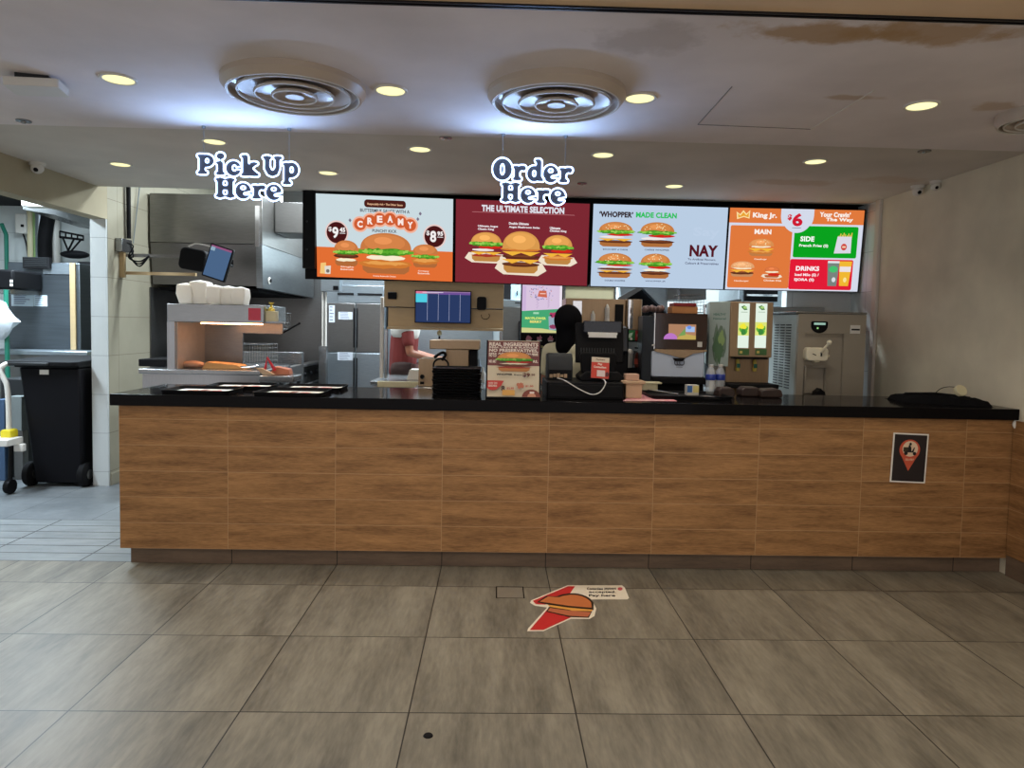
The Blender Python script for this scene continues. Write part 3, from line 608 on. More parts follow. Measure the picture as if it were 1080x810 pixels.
# ================================================================== NEON SIGNS
def seg(px, py, a, b):
    ax, ay, ra = a; bx, by, rb = b; dx, dy = bx-ax, by-ay; L2 = dx*dx+dy*dy+1e-9
    t_ = np.clip(((px-ax)*dx+(py-ay)*dy)/L2, 0, 1); return np.hypot(px-ax-t_*dx, py-ay-t_*dy)-(ra+(rb-ra)*t_)
def elld(px, py, c): cx, cy, rx, ry = c; k = np.hypot((px-cx)/rx, (py-cy)/ry); return (k-1)*min(rx, ry)
S = .13
GLY = {  # (advance, strokes, ellipses, cut strokes, cut ellipses); cap height 1
 'P': (.86, [[(.24, .14, .13), (.24, .86, .13)], [(.10, .08, .08), (.42, .08, .08)], [(.10, .92, .08), (.4, .92, .08)]], [(.46, .68, .34, .32)], [], [(.48, .68, .07, .10)]),
 'U': (1.0, [[(.24, .9, .13), (.24, .42, .13)], [(.76, .9, .11), (.76, .42, .12)], [(.10, .92, .08), (.38, .92, .08)], [(.64, .92, .08), (.92, .92, .08)], [(.24, .42, .14), (.36, .2, .14), (.5, .14, .14), (.66, .2, .14), (.76, .42, .12)]], [], [], []),
 'H': (1.0, [[(.25, .1, .14), (.25, .9, .14)], [(.75, .1, .14), (.75, .9, .14)], [(.25, .5, .11), (.75, .5, .11)], [(.11, .08, .08), (.40, .08, .08)], [(.60, .08, .08), (.90, .08, .08)], [(.11, .92, .08), (.40, .92, .08)], [(.60, .92, .08), (.90, .92, .08)]], [], [], []),
 'O': (1.02, [], [(.5, .5, .49, .52)], [], [(.5, .5, .09, .26)]),
 'i': (.48, [[(.24, .12, .13), (.24, .58, .13)], [(.10, .08, .08), (.38, .08, .08)], [(.09, .62, .07), (.24, .62, .09)]], [(.25, .95, .19, .17)], [], []),
 'c': (.72, [], [(.38, .36, .36, .38)], [[(.5, .37, .05), (.85, .37, .10)]], [(.42, .38, .09, .14)]),
 'k': (.84, [[(.22, .12, .13), (.22, .95, .13)], [(.09, .08, .08), (.36, .08, .08)], [(.08, 1.0, .07), (.22, .99, .10)], [(.3, .34, .1), (.62, .62, .11)], [(.5, .64, .07), (.74, .64, .07)], [(.36, .4, .1), (.64, .12, .13)], [(.5, .08, .08), (.78, .08, .08)]], [], [], []),
 'p': (.86, [[(.22, -.25, .13), (.22, .6, .13)], [(.09, -.29, .08), (.38, -.29, .08)], [(.08, .64, .07), (.22, .62, .1)]], [(.46, .36, .36, .38)], [], [(.47, .37, .07, .14)]),
 'e': (.80, [], [(.38, .38, .39, .42)], [[(.46, .24, .045), (.9, .29, .09)]], [(.38, .54, .11, .085)]),
 'r': (.70, [[(.22, .12, .13), (.22, .58, .13)], [(.09, .08, .08), (.38, .08, .08)], [(.08, .64, .07), (.22, .62, .1)], [(.25, .46, .11), (.42, .62, .11), (.56, .60, .13)]], [], [], []),
 'd': (.86, [[(.64, .14, .13), (.64, .92, .13)], [(.64, .09, .09), (.82, .08, .08)], [(.50, .99, .07), (.64, .97, .1)]], [(.40, .36, .37, .38)], [], [(.40, .37, .07, .14)])}
def contours(F, xs, ys):
    """marching squares, loops of zero level"""
    segs = {}; ny, nx = F.shape
    def ip(a, b, fa, fb): q = fa/(fa-fb); return (a[0]+(b[0]-a[0])*q, a[1]+(b[1]-a[1])*q)
    for j in range(ny-1):
        for i in range(nx-1):
            f = (F[j, i], F[j, i+1], F[j+1, i+1], F[j+1, i]); idx = sum(1 << k for k in range(4) if f[k] < 0)
            if idx in (0, 15): continue
            P4 = ((xs[i], ys[j]), (xs[i+1], ys[j]), (xs[i+1], ys[j+1]), (xs[i], ys[j+1]))
            key = (('h', i, j), ('v', i+1, j), ('h', i, j+1), ('v', i, j)); cr = []
            for k in range(4):
                k2 = (k+1) % 4
                if (f[k] < 0) != (f[k2] < 0): cr.append((key[k], ip(P4[k], P4[k2], f[k], f[k2]), f[k] < 0))
            for a in range(0, len(cr), 2):
                A_, B_ = cr[a], cr[a+1]
                if A_[2]: segs[A_[0]] = (B_[0], A_[1]) if A_[0] not in segs else segs[A_[0]]
                else: segs[B_[0]] = (A_[0], B_[1]) if B_[0] not in segs else segs[B_[0]]
    loops = []
    while segs:
        k0 = next(iter(segs)); lp = []; k = k0
        while k in segs: nk, p_ = segs.pop(k); lp.append(p_); k = nk
        if len(lp) > 6: loops.append(lp)
    return loops
def smoothl(lp, n=2, step=2):
    P = np.array(lp)
    for _ in range(n): P = (np.roll(P, 1, 0)+2*P+np.roll(P, -1, 0))/4
    return P[::step]
M_neon = emit((.42, .60, 1.0), 6.0)
def sign_word(word, u0, v0, u1, v1, Y, t, slope=0):
    """letters fill the photograph's box u0..u1 wide and v0..v1 tall (cap height)"""
    x0, x1, z0, z1 = pb(u0, v0, u1, v1, Y); cap = z1-z0
    adv = [GLY[c][0] if c != ' ' else .30 for c in word]; tot = sum(adv); sx = (x1-x0)/tot; x = x0
    for k, ch in enumerate(word):
        if ch != ' ':
            a_, st, el, cs, ce = GLY[ch]
            xs = np.arange(-.15, a_+.25, .022); ys = np.arange(-.5, 1.3, .022); px, py = np.meshgrid(xs, ys)
            F = np.full(px.shape, 9.)
            for pl in st:
                for a, b in zip(pl[:-1], pl[1:]): F = np.minimum(F, seg(px, py, a, b))
            for e_ in el: F = np.minimum(F, elld(px, py, e_))
            F = F-.03; Fo = F.copy()
            for pl in cs:
                for a, b in zip(pl[:-1], pl[1:]): F = np.maximum(F, -seg(px, py, a, b))
            for e_ in ce: F = np.maximum(F, -elld(px, py, e_))
            dz = slope*(x-x0)
            m = MB(M_neon)
            for lp in contours(F, xs, ys):
                m.tube([(x+p_[0]*sx, Y-.004, z0+dz+p_[1]*cap) for p_ in smoothl(lp)], .0037, 8, True)
            m.build('neon_tube', t)
            bp_ = MB(M_neonback)
            for lp in contours(Fo, xs, ys):
                q = smoothl(lp, 2, 3)
                if len(q) > 8 : bp_.prism([(x+p_[0]*sx, z0+dz+p_[1]*cap) for p_ in q], 'y', Y+.001, Y+.007)
            bp_.build('letter_plate', t, smooth=False)
        x += adv[k]*sx
YS = 3.62
def sign(words, wires, label, bar):
    a, b, c_, d = pb(*bar, YS); t = thing('neon_sign', label, 'neon sign', ((a+b)/2, YS, c_))
    for w in words: sign_word(*w, YS, t, -.02)
    for (u, v) in wires:
        p_ = onY(u, v, YS+.01); m = MB(M_steelb); m.tube([(p_.x, YS+.01, p_.z-.03), (p_.x, YS+.01, ZF)], .0014, 6); m.lathe([(.010, 0), (.010, -.012), (0, -.012)], (p_.x, YS+.01, ZF), 12); m.build('hanging_wire', t)
    for k in (.1, .37, .63, .9):  # added spots strengthen the sign's glow, aimed at the front ceiling only
        l = bpy.data.lights.new('neon_glow_assist', 'SPOT'); l.energy = 3.6; l.color = (.36, .58, 1.0); l.spot_size = 2.9; l.spot_blend = 1; l.shadow_soft_size = 0
        lo = bpy.data.objects.new('neon_glow_assist', l); COL.objects.link(lo); lo.location = (a+(b-a)*k, YS-.03, c_+(d-c_)*.35); lo.rotation_euler = Vector((0, -1, .75)).to_track_quat('-Z', 'Y').to_euler()
    return t
sign([('Pick', 208, 163.5, 273, 184.5), ('Up', 277, 165, 316, 186.5), ('Here', 227, 188.5, 298, 209)], [(215, 170), (305, 172)], 'white outlined neon sign reading Pick Up Here hanging at left', (208, 163, 316, 209))
sign([('Order', 519.5, 168.5, 604, 190.5), ('Here', 528, 193.5, 597, 213.5)], [(530, 175), (596, 177)], 'white outlined neon sign reading Order Here hanging over the till', (519, 168, 604, 213))
# ================================================================== ON THE WORKTOP
def tp(u, v, z=ZT): return onZ(u, v, z)
def tray_mb(w, d):
    m = MB(M_black); m.rbox(-w/2, w/2, -d/2, d/2, 0, .006, .03)
    pts = []
    for s_, z in ((1, .004), (1.05, .022), (1.07, .022), (1.03, .0)):
        ring = []
        for cx, cy, st in ((1, 1, 0), (-1, 1, 1), (-1, -1, 2), (1, -1, 3)):
            for k in range(5): t = (st+k/4)*PI/2; ring.append((cx*(w/2-.03)*1+.03*math.cos(t), cy*(d/2-.03)+.03*math.sin(t)))
        pts.append([(x*s_, y*s_, z) for x, y in ring])
    n = len(pts[0]); vs = [p for r in pts for p in r]; fs = [(a*n+i, a*n+(i+1) % n, (a+1)*n+(i+1) % n, (a+1)*n+i) for a in range(3) for i in range(n)]
    return m.add(vs, fs)
def liner(m, w, d, z, M, seed):
    m.M = M; m.mat(M_paper); m.add([(-w/2, -d/2, z), (w/2, -d/2, z), (w/2, d/2, z), (-w/2, d/2, z), (-w/2, -d/2, z+.0012), (w/2, -d/2, z+.0012), (w/2, d/2, z+.0012), (-w/2, d/2, z+.0012)], [(0, 3, 2, 1), (4, 5, 6, 7), (0, 1, 5, 4), (1, 2, 6, 5), (2, 3, 7, 6), (3, 0, 4, 7)])
    A = Art(m, (-w/2, -d/2, z+.0012), (1, 0, 0), (0, 1, 0)); A.blob(w*.3, d*.5, w*.12, d*.2, (196, 120, 84), .2, 16, seed); A.blob(w*.72, d*.45, w*.14, d*.25, (200, 70, 60), .2, 16, seed+1); A.rect(w*.42, d*.2, w*.55, d*.8, (150, 90, 70)); A.rect(w*.05, d*.1, w*.2, d*.16, (120, 80, 70))
tw, td = .36, .255
specs = [((228, 411), .0, 'black tray with a printed liner, front one of the left pair'),
         ((258, 406), .06, 'black tray with a printed liner behind the leftmost tray'),
         ((330, 412.5), -.03, 'black tray with a printed liner, front one of the right pair'),
         ((342, 408), .02, 'black tray with a printed liner, rear one of the right pair')]
tpos = [(-1.68, 4.02), (-1.56, 4.32), (-1.155, 3.99), (-1.12, 4.31)]
proto = tray_mb(tw, td)
for i, ((uv, rz, lb), (x, y)) in enumerate(zip(specs, tpos)):
    z0 = ZT
    if i == 0:
        tr0 = proto.build('serving_tray'); tag(tr0, lb, 'tray', 'black serving trays laid out on the counter'); tr0.location = (x, y, z0)
    else:
        o = tr0.copy(); COL.objects.link(o); o.location = (x, y, z0); o.rotation_euler = (0, 0, rz); o['label'] = lb
    m = MB(M_paper); liner(m, tw*.86, td*.82, 0, Matrix.Translation((x, y, z0+.0065)) @ Matrix.Rotation(rz-.03, 4, 'Z'), 3+i*2)
    tag(m.build('tray_liner', smooth=False), lb.replace('black tray with a printed liner', 'white printed liner on the black tray'), 'tray liner', 'paper liners on the trays')
# stack of trays
sx0, sx1, sz0, sz1 = pb(455, 389, 507, 421, 4.0); n = 10; hgt = (onY(481, 388, 4.0).z-ZT)/n
sm = tray_mb((sx1-sx0)*.93, .26); st0 = None
def nth(i): return ['bottom', 'second', 'third', 'fourth', 'fifth', 'sixth', 'seventh', 'eighth', 'ninth', 'top'][i]
for i in range(n):
    lb = 'black serving tray in the stack on the counter, %s from the bottom' % nth(i) if 0 < i < n-1 else 'black serving tray at the %s of the stack on the counter' % nth(i)
    if st0 is None:
        b_ = MB(M_black); b_.v = sm.v; b_.f = sm.f; b_.m = sm.m; b_.mats = sm.mats
        st0 = b_.build('serving_tray'); st0.scale = (1, 1, .55); o = st0
    else: o = st0.copy(); COL.objects.link(o)
    o.location = ((sx0+sx1)/2+.003*math.sin(i*2.1), 4.13, ZT+i*hgt+.0005); tag(o, lb, 'tray', 'stack of black serving trays')
# menu stand
a = tp(513.5, 420); b = tp(567.5, 420); wS = b.x-a.x; hS = .325; yS = 3.93
t = thing('menu_stand', 'upright black framed menu stand with a burger poster on the counter', 'menu stand', ((a.x+b.x)/2, yS+.05, ZT))
tl = math.radians(9); V = Vector((.004, math.sin(tl), math.cos(tl))); U = Vector((1, 0, 0)); O = Vector((a.x, yS, ZT+.012)); Nn = U.cross(V)
m = MB(M_black); Mx = Matrix(((1, V.x, -Nn.x, O.x), (0, V.y, -Nn.y, O.y), (0, V.z, -Nn.z, O.z), (0, 0, 0, 1))); m.M = Mx
m.box(-.008, wS+.008, -.012, 0, -.008, .012); m.box(-.008, 0, 0, hS, -.004, .012); m.box(wS, wS+.008, 0, hS, -.004, .012); m.box(0, wS, 0, hS, .002, .012); m.build('frame', t, .002)
m = MB(M_black); m.prism([(yS+.02, ZT), (yS+.17, ZT), (yS+.17, ZT+.01), (yS+.075, ZT+.20), (yS+.07, ZT+.20), (yS+.03, ZT+.02)], 'x', a.x+.05, b.x-.05); m.build('foot', t)
pm = MB(M_paper); A = Art(pm, O, U, V)
X = lambda u: (u-148)/522*wS; Yc = lambda v: (675-v)/587*hS
A.rect(0, 0, wS, hS, (214, 200, 172)); A.rect(0, Yc(352), wS, hS-.004, (120, 62, 62))
for s_, v, k in (('REAL INGREDIENTS', 148, 1), ('REAL TASTE & FLAVOUR', 170, 0), ('NO PRESERVATIVES,', 215, 1), ('NO ADDED COLOURS', 235, 0), ('NO CO', 262, 2), ('NO ART', 325, 2)):
    h_ = .022 if k else .010
    A.text(s_, X(160), Yc(v), (X(655)-X(160)) if k < 2 else X(235)-X(160), h_ if k < 2 else .018, (236, 220, 205), .05)
A.text('LES,', X(600), Yc(250), X(655)-X(600), .018, (236, 220, 205), .05); A.text('RS,', X(605), Yc(322), X(655)-X(605), .018, (236, 220, 205), .05)
A.burger(X(415), Yc(412), X(590)-X(235), Yc(205)-Yc(412), ('bacon', 'patty', 'mayo', 'tomato', 'lettuce'), 44, False, (214, 140, 74))
A.text('WHOPPER', X(238), Yc(456), X(400)-X(238), .012, (40, 28, 24), .05); A.text('from', X(415), Yc(456), X(495)-X(415), .010, (40, 28, 24), .03); A.text('$9', X(503), Yc(474), X(575)-X(503), .026, (90, 26, 26), .045); A.text('.50', X(580), Yc(455), X(625)-X(580), .012, (90, 26, 26), .04)
A.rect(X(148), Yc(590), X(255), Yc(510), (200, 60, 52)); A.poly([(X(255), Yc(590)), (X(255), Yc(510)), (X(315), Yc(512)), (X(290), Yc(560))], (200, 60, 52)); A.ell(X(205), Yc(585), X(255)-X(205), .014, (200, 60, 52), PI, 2*PI)
A.text('ADD ON', X(160), Yc(545), .05, .010, (240, 210, 195), .04); A.text('SIDES', X(160), Yc(575), .05, .012, (240, 210, 195), .04)
A.text('8', X(290), Yc(618), .02, .03, (60, 34, 30), .045); A.rect(X(300), Yc(662), X(425), Yc(605), (222, 165, 80)); A.text('$2.95', X(345), Yc(600), X(415)-X(345), .012, (190, 80, 60), .04); A.text('$1.50', X(530), Yc(575), X(610)-X(530), .012, (190, 80, 60), .04); A.blob(X(480), Yc(560), .02, .018, (190, 110, 80), .2, 18, 2)
A.ell(X(590), Yc(675), .052, .043, (130, 60, 44), 0, PI); A.ell(X(595), Yc(675), .025, .022, (214, 150, 120), 0, PI); A.rect(X(575), Yc(640), X(620), Yc(620), (236, 220, 210))
pm.build('poster', t, smooth=False)
# card terminal / receipt printer left of the till
a, b, c_, d = pb(577.5, 374, 604, 402, 4.18)
t = thing('receipt_printer', 'dark grey receipt printer on the cash drawer left of the till', 'printer', ((a+b)/2, 4.26, ZT+.10))
zb = ZT+.098
m = MB(M_dgrey); m.prism([(4.17, zb), (4.34, zb), (4.34, zb+.15), (4.22, zb+.16), (4.19, zb+.13), (4.17, zb+.06)], 'x', a, b); m.build('housing', t, .006)
m = MB(M_black); m.box(a+.008, b-.008, 4.163, 4.172, zb+.01, zb+.06); m.build('front_cover', t, .002)
m = MB(M_card); 
for k in range(5): m.box(a+.012+k*.022, a+.030+k*.022, 4.158, 4.164, zb+.012+.004*(k % 2), zb+.032+.003*(k % 3))
m.build('receipt_stubs', t)
# cash drawer
a, b, c_, d = pb(577, 402, 659, 422, 3.95)
t = thing('cash_drawer', 'wide black cash drawer under the till screen', 'cash drawer', ((a+b)/2, 4.15, ZT))
m = MB(M_black); m.rbox(a, b, 3.97, 4.38, ZT, ZT+.097, .015); m.build('body', t, .004)
m = MB(M_blackm); m.box(a+.012, b-.012, 3.962, 3.972, ZT+.012, ZT+.083); m.build('drawer_front', t, .003)
# till
t = thing('cash_register', 'black touchscreen till seen from behind on the cash drawer', 'till', (.5, 4.2, zb))
a, b, c_, d = pb(613, 374, 652, 400, 4.12)
m = MB(M_blackm); m.prism([(a-.005, zb+.0), (b+.03, zb), (b+.035, zb+.025), (b+.0, zb+.055), (a+.03, zb+.055), (a-.01, zb+.02)], 'y', 4.10, 4.34); m.build('base', t, .006)
m = MB(M_blackm); m.prism([(a+.01, zb+.045), (b-.01, zb+.045), (b, zb+.15), (b-.01, zb+.168), (a+.01, zb+.168), (a, zb+.15)], 'y', 4.16, 4.22); m.build('monitor_arm', t, .008)
a2, b2, c2, d2 = pb(607, 342, 657, 378, 4.3)
m = MB(M_black); m.M = Matrix.Translation((0, 4.28, zb+.12)) @ Matrix.Rotation(-.18, 4, 'X') @ Matrix.Translation((0, -4.28, -zb-.12)); m.box(a2, b2, 4.26, 4.30, zb+.10, d2+.01); m.build('monitor', t, .006)
m = MB(M_dgrey)
for k in range(13): m.M = Matrix.Translation((0, 4.28, zb+.12)) @ Matrix.Rotation(-.18, 4, 'X') @ Matrix.Translation((0, -4.28, -zb-.12)); m.box(a2+.03+k*.017, a2+.037+k*.017, 4.257, 4.261, zb+.15, zb+.19)
m.build('vent_slots', t)
a3, b3, c3, d3 = pb(617, 343, 654, 356, 4.22)
m = MB(flat('display_black', (.01, .012, .02), .15)); m.box(a3-.01, b3+.005, 4.20, 4.24, c3+.03, d3+.025); m.build('customer_display', t, .004)
m = MB(M_paper); m.box(a3+.015, b3-.02, 4.196, 4.20, c3-.002+.02, c3+.032); m.box(a3+.02, b3-.025, 4.192, 4.196, c3-.0, c3+.018); m.build('label_strip', t)
m = MB(M_steelb); p0 = onY(520+80, 405, 4.1)
path = [onY(588, 399, 4.12), onY(594, 400.5, 3.99), onY(601, 404.5, 3.952), onY(612, 411, 3.95), onY(624, 416, 3.95), onY(633, 413.5, 3.95), onY(638.5, 405, 3.952), onY(637, 400.5, 3.99), onY(635, 400, 4.07)]
def spline(P, k=5):
    P = [Vector(p) for p in P]; out = []
    for i in range(len(P)-1):
        p0, p1, p2, p3 = P[max(i-1, 0)], P[i], P[i+1], P[min(i+2, len(P)-1)]
        for j in range(k):
            q = j/k; out.append(.5*((2*p1)+(p2-p0)*q+(2*p0-5*p1+4*p2-p3)*q*q+(3*p1-p0-3*p2+p3)*q**3))
    return out+[P[-1]]
m = MB(M_white); m.tube(spline(path), .0032, 8); tag(m.build('power_cable'), 'white cable looping down the front of the black cash drawer', 'cable')
# red payment card
O = Vector((onY(623.5, 398, 4.02).x, 4.03, zb+.025)); w_, h_ = .105, .125
t_ = MB(M_paper); U = Vector((1, 0, -.05)).normalized(); V = Vector((-.09, .22, 1)).normalized(); V = (V-U*V.dot(U)).normalized(); A = Art(t_, O, U, V); Nn = U.cross(V)
t_.mat(M_white); t_.add([O, O+U*w_, O+U*w_+V*h_, O+V*h_]+[q-Nn*.004 for q in (O, O+U*w_, O+U*w_+V*h_, O+V*h_)], [(0, 1, 2, 3), (7, 6, 5, 4), (0, 4, 5, 1), (1, 5, 6, 2), (2, 6, 7, 3), (3, 7, 4, 0)])
A.rect(0, 0, w_, h_*.76, (208, 66, 48)); A.rect(0, h_*.76, w_, h_, (222, 205, 180)); A.text('Payment', w_*.25, h_*.84, w_*.5, .011, (120, 90, 70), .04)
A.text('Pay', w_*.36, h_*.60, w_*.25, .016, (244, 220, 205), .05); A.text('Contactless', w_*.13, h_*.48, w_*.7, .013, (244, 220, 205), .05); A.rect(w_*.32, h_*.08, w_*.78, h_*.38, (226, 205, 200)); A.blob(w_*.9, h_*.2, .010, .016, (90, 30, 36), .2, 14, 3)
tag(t_.build('payment_card', smooth=False), 'small red and cream payment card propped against the till', 'sign')
# cardboard holder, pink paper, tray mats
a = tp(660.5, 421); b = tp(677, 421); y0 = a.y+.02
t = thing('cardboard_cup_holder', 'small tan cardboard box with a wide rim right of the cash drawer', 'box', ((a.x+b.x)/2, y0+.05, ZT))
m = MB(M_card); x0, x1 = a.x, b.x; m.box(x0, x1, y0, y0+.10, ZT+.003, ZT+.09); m.build('body', t, .003)
m = MB(M_card); m.box(x0-.022, x1+.018, y0-.012, y0+.115, ZT+.09, ZT+.106); m.build('rim', t, .003)
m = MB(flat('cardboard_pink', rgb(196, 158, 136), .8)); m.box(x0+.002, x1-.012, y0+.03, y0+.10, ZT+.107, ZT+.145); m.build('insert', t, .003)
m = MB(ink(rgb(226, 150, 158), .7)); P4 = [tp(657, 422.8), tp(714, 423.2), tp(702, 418), tp(672, 414.5)]; m.add([p for p in P4]+[p+Vector((0, 0, .002)) for p in P4], [(0, 3, 2, 1), (4, 5, 6, 7), (0, 1, 5, 4), (1, 2, 6, 5), (2, 3, 7, 6), (3, 0, 4, 7)])
m.mat(M_paper); A = Art(m, P4[0]+Vector((.01, .006, .002)), P4[1]-P4[0], (0, 1, 0)); A.rect(0, 0, .24, .02, (236, 222, 210))
tag(m.build('paper_sheet', smooth=False), 'pink and white paper sheet lying under the tan cardboard box', 'paper')
a = tp(655, 404); m = MB(M_cream); 
p = tp(692, 417.5); t = thing('black_serving_mat', 'shallow black tray lying on the counter right of the pink paper', 'tray', (p.x+.12, 4.2, ZT))
m = tray_mb(.46, .34); m.v = [Matrix.Translation((p.x+.17, 4.22, ZT+.0003)) @ v for v in m.v]; m.build('tray', t)
m = MB(M_chrome); q = [(p.x-.02, 4.40, ZT+.026), (p.x+.10, 4.12, ZT+.026)]; m.tube(q, .005, 8); m.build('steel_rail', t)
a, b, c_, d = pb(676.5, 400, 693, 412, 4.44); t = thing('food_container', 'small cream lidded container between the till and the drinks machine', 'container', ((a+b)/2, 4.44, ZT))
m = MB(M_cream); m.rbox(a, b, 4.41, 4.49, ZT, ZT+.062, .012); m.build('tub', t, .003); m = MB(M_cream); m.rbox(a-.004, b+.025, 4.40, 4.495, ZT+.0625, ZT+.072, .014); m.build('lid', t, .002)
a, b, c_, d = pb(725, 404, 737, 416, 4.25); t = thing('sweetener_box', 'small blue, white and yellow carton on the black tray', 'box', ((a+b)/2, 4.28, ZT+.008))
m = MB(M_white); m.box(a, b, 4.25, 4.31, ZT+.0075, ZT+.072); A = Art(m, (a, 4.25, ZT+.008), (1, 0, 0), (0, 0, 1)); A.rect(0, .018, .03, .06, (60, 110, 170)); A.rect(.036, .018, b-a, .06, (225, 210, 130)); A.rect(.002, .002, b-a-.002, .016, (210, 205, 190)); m.build('carton', t, smooth=False)
# water bottles (clear pack with a blue label)
def bottle(x, y, label):
    t = thing('water_bottle', label, 'bottle', (x, y, ZT), 'clear water bottles by the drinks machine')
    m = MB(glass('clear_plastic', (.9, .95, .97), .28, .08)); m.lathe([(0, 0), (.028, .002), (.031, .02), (.029, .045), (.031, .07), (.031, .13), (.024, .16), (.013, .178), (.012, .185), (0, .185)], (x, y, ZT+.001), 24); m.build('body', t)
    m = MB(ink(rgb(40, 60, 150), .3)); m.lathe([(.0316, .095), (.0322, .096), (.0322, .132), (.0316, .133)], (x, y, ZT), 24); m.build('blue_label', t)
    m = MB(M_white); m.lathe([(.014, .178), (.0145, .179), (.0145, .196), (0, .197)], (x, y, ZT), 16); m.build('cap', t)
for k, (u, y, lb) in enumerate(((749.5, 4.40, 'clear water bottle with a blue label, left one of the pair'), (759.5, 4.42, 'clear water bottle with a blue label, right one of the pair'))):
    bottle(onY(u, 400, y).x, y, lb)
# dark bundled straps and crumpled wraps
for k, (u, y, w_, lb) in enumerate(((764, 4.3, .075, 'dark brown scrunched napkin pouch, left of the three in front of the tea dispenser'), (790, 4.35, .095, 'dark brown scrunched pouch, middle of the three in front of the tea dispenser'), (811, 4.3, .10, 'dark brown scrunched pouch, right of the three in front of the tea dispenser'))):
    p = onY(u, 412, y); m = MB(flat('brown_leather', rgb(50, 34, 28), .5, 0, .3)); n_ = 22; rnd = random.Random(k)
    pts = [(-w_, .004), (-w_*.95, .04), (-w_*.6, .058), (w_*.5, .062), (w_*.85, .045), (w_*1.0, .018), (w_*.9, .0), (-w_*.9, .0)]
    m.prism([(p.x+a_*.72, ZT+.0005+b_*rnd.uniform(.9, 1.1) if b_ > .001 else ZT+.0005) for a_, b_ in pts], 'y', y-.05, y+.05); o = m.build('napkin_pouch', None, .012)
    tag(o, lb, 'pouch', 'dark pouches in front of the tea dispenser')
m = MB(M_chrome); p = onY(750, 417, 4.1); m.tube(spline([(p.x-.09, 4.1, ZT+.006), (p.x-.02, 4.13, ZT+.014), (p.x+.06, 4.1, ZT+.007), (p.x+.10, 4.13, ZT+.006)]), .006, 8); m.mat(M_black).tube(spline([(p.x-.12, 4.06, ZT+.008), (p.x, 4.04, ZT+.01), (p.x+.11, 4.07, ZT+.008)]), .0075, 8)
tag(m.build('serving_tongs'), 'steel and black tongs lying on the worktop by the water bottles', 'tongs')
# black cloth bundle at right with headset
p0, p1 = tp(950, 417), tp(1030, 424)
t = thing('black_bag', 'flat black cloth bag lying on the worktop by the right wall', 'bag', ((p0.x+p1.x)/2, 4.1, ZT))
rnd = random.Random(5); m = MB(flat('black_cloth', (.006, .006, .007), .9, 0, .3, 14, .05, bump=.3)); nx, ny = 22, 8; vs = []
cxb, cyb = onY(989, 420, 4.12).x, 4.12
for j in range(ny+1):
    for i in range(nx+1):
        x = -1+2*i/nx; y = -1+2*j/ny; r = max(0, 1-x**4)*max(0, 1-y**2)
        vs.append((cxb+x*.20, cyb+y*.13-x*.09+.01*math.sin(i*1.3+j), ZT+.001+.046*r**.3*(1+.22*math.sin(i*.9+j*1.7))))
fs = [(j*(nx+1)+i, j*(nx+1)+i+1, (j+1)*(nx+1)+i+1, (j+1)*(nx+1)+i) for j in range(ny) for i in range(nx)]
m.add(vs, fs); m.build('bag_body', t)
m = MB(M_black); m.tube(spline([(cxb-.17, cyb+.06, ZT+.05), (cxb-.08, cyb+.0, ZT+.058), (cxb, cyb+.03, ZT+.056), (cxb+.08, cyb-.04, ZT+.052)]), .006, 8); m.build('strap', t)
p = onY(1012, 414, 4.06); m = MB(M_cream); m.M = Matrix.Translation((p.x+.005, 4.06, ZT+.082)) @ Matrix.Rotation(-.5, 4, 'X'); m.lathe([(0, -.012), (.032, -.012), (.036, -.006), (.036, .010), (.030, .015), (.026, .010), (0, .010)], (0, 0, 0), 28, 'y')
tag(m.build('sanitiser_cap'), 'round cream cap resting on the flat black bag', 'cap')
m = MB(M_black); m.tube(spline([onY(985, 416, 4.1), onY(992, 410, 4.12), onY(1000, 408, 4.12), onY(1009, 408.5, 4.1)]), .0022, 6); tag(m.build('thin_cable'), 'thin dark wire curling over the black bag', 'cable')
# ================================================================== LEFT PREP LINE
YB = 5.02
a, b, c_, d = pb(146, 390, 272, 425, YB)
t = thing('prep_bench', 'stainless steel prep bench behind the left end of the counter', 'bench', ((a+b)/2, 5.3, 0))
zb1 = d
m = MB(M_steel); m.box(a, b+.02, YB, 5.75, zb1-.035, zb1); m.build('bench_top', t, .006)
m = MB(M_steelv); m.box(a+.02, b, YB+.02, YB+.035, .12, zb1-.036); m.build('front_panel', t)
for xx in (a+.04, b-.03):
    for yy in (YB+.06, 5.70): MB(M_steel).box(xx-.018, xx+.018, yy-.018, yy+.018, 0, zb1-.036).build('leg', t)
m = MB(M_blackm); a2, b2, _, _2 = pb(146, 380, 176, 390, YB+.25); m.box(a2, b2-.01, YB+.25, YB+.6, zb1+.001, zb1+.055); tag(m.build('equipment_tray', None, .004), 'low black tray on the steel bench left of the heated pass', 'tray')
a, b, c_, d = pb(175.5, 321, 278, 391, YB+.02)
Y0, Y1 = YB+.03, YB+.55
t = thing('heated_pass', 'stainless heated holding pass with a glowing lamp under its hood', 'food warmer', ((a+b)/2, Y0+.2, zb1))
zt = onY(226, 321, Y0).z; zl = onY(226, 340, Y0).z
m = MB(M_steel); m.box(a, b, Y0, Y1, zl, zt); m.build('hood_box', t, .004)
m = MB(M_steelv); m.box(a, a+.055, Y0, Y0+.03, zb1, zl); m.build('front_post', t)
m = MB(flat('warm_panel_steel', (.55, .5, .45), .4, .75)); m.box(a+.056, a+.062, Y0+.03, Y1, zb1, zl-.001); m.build('side_panel', t)
m = MB(M_steeld); m.box(a+.36, b-.02, Y1-.02, Y1, zb1+.26, zl-.002); m.box(a+.06, a+.36, Y1-.02, Y1, zb1, zl-.002); m.build('back_panel', t)
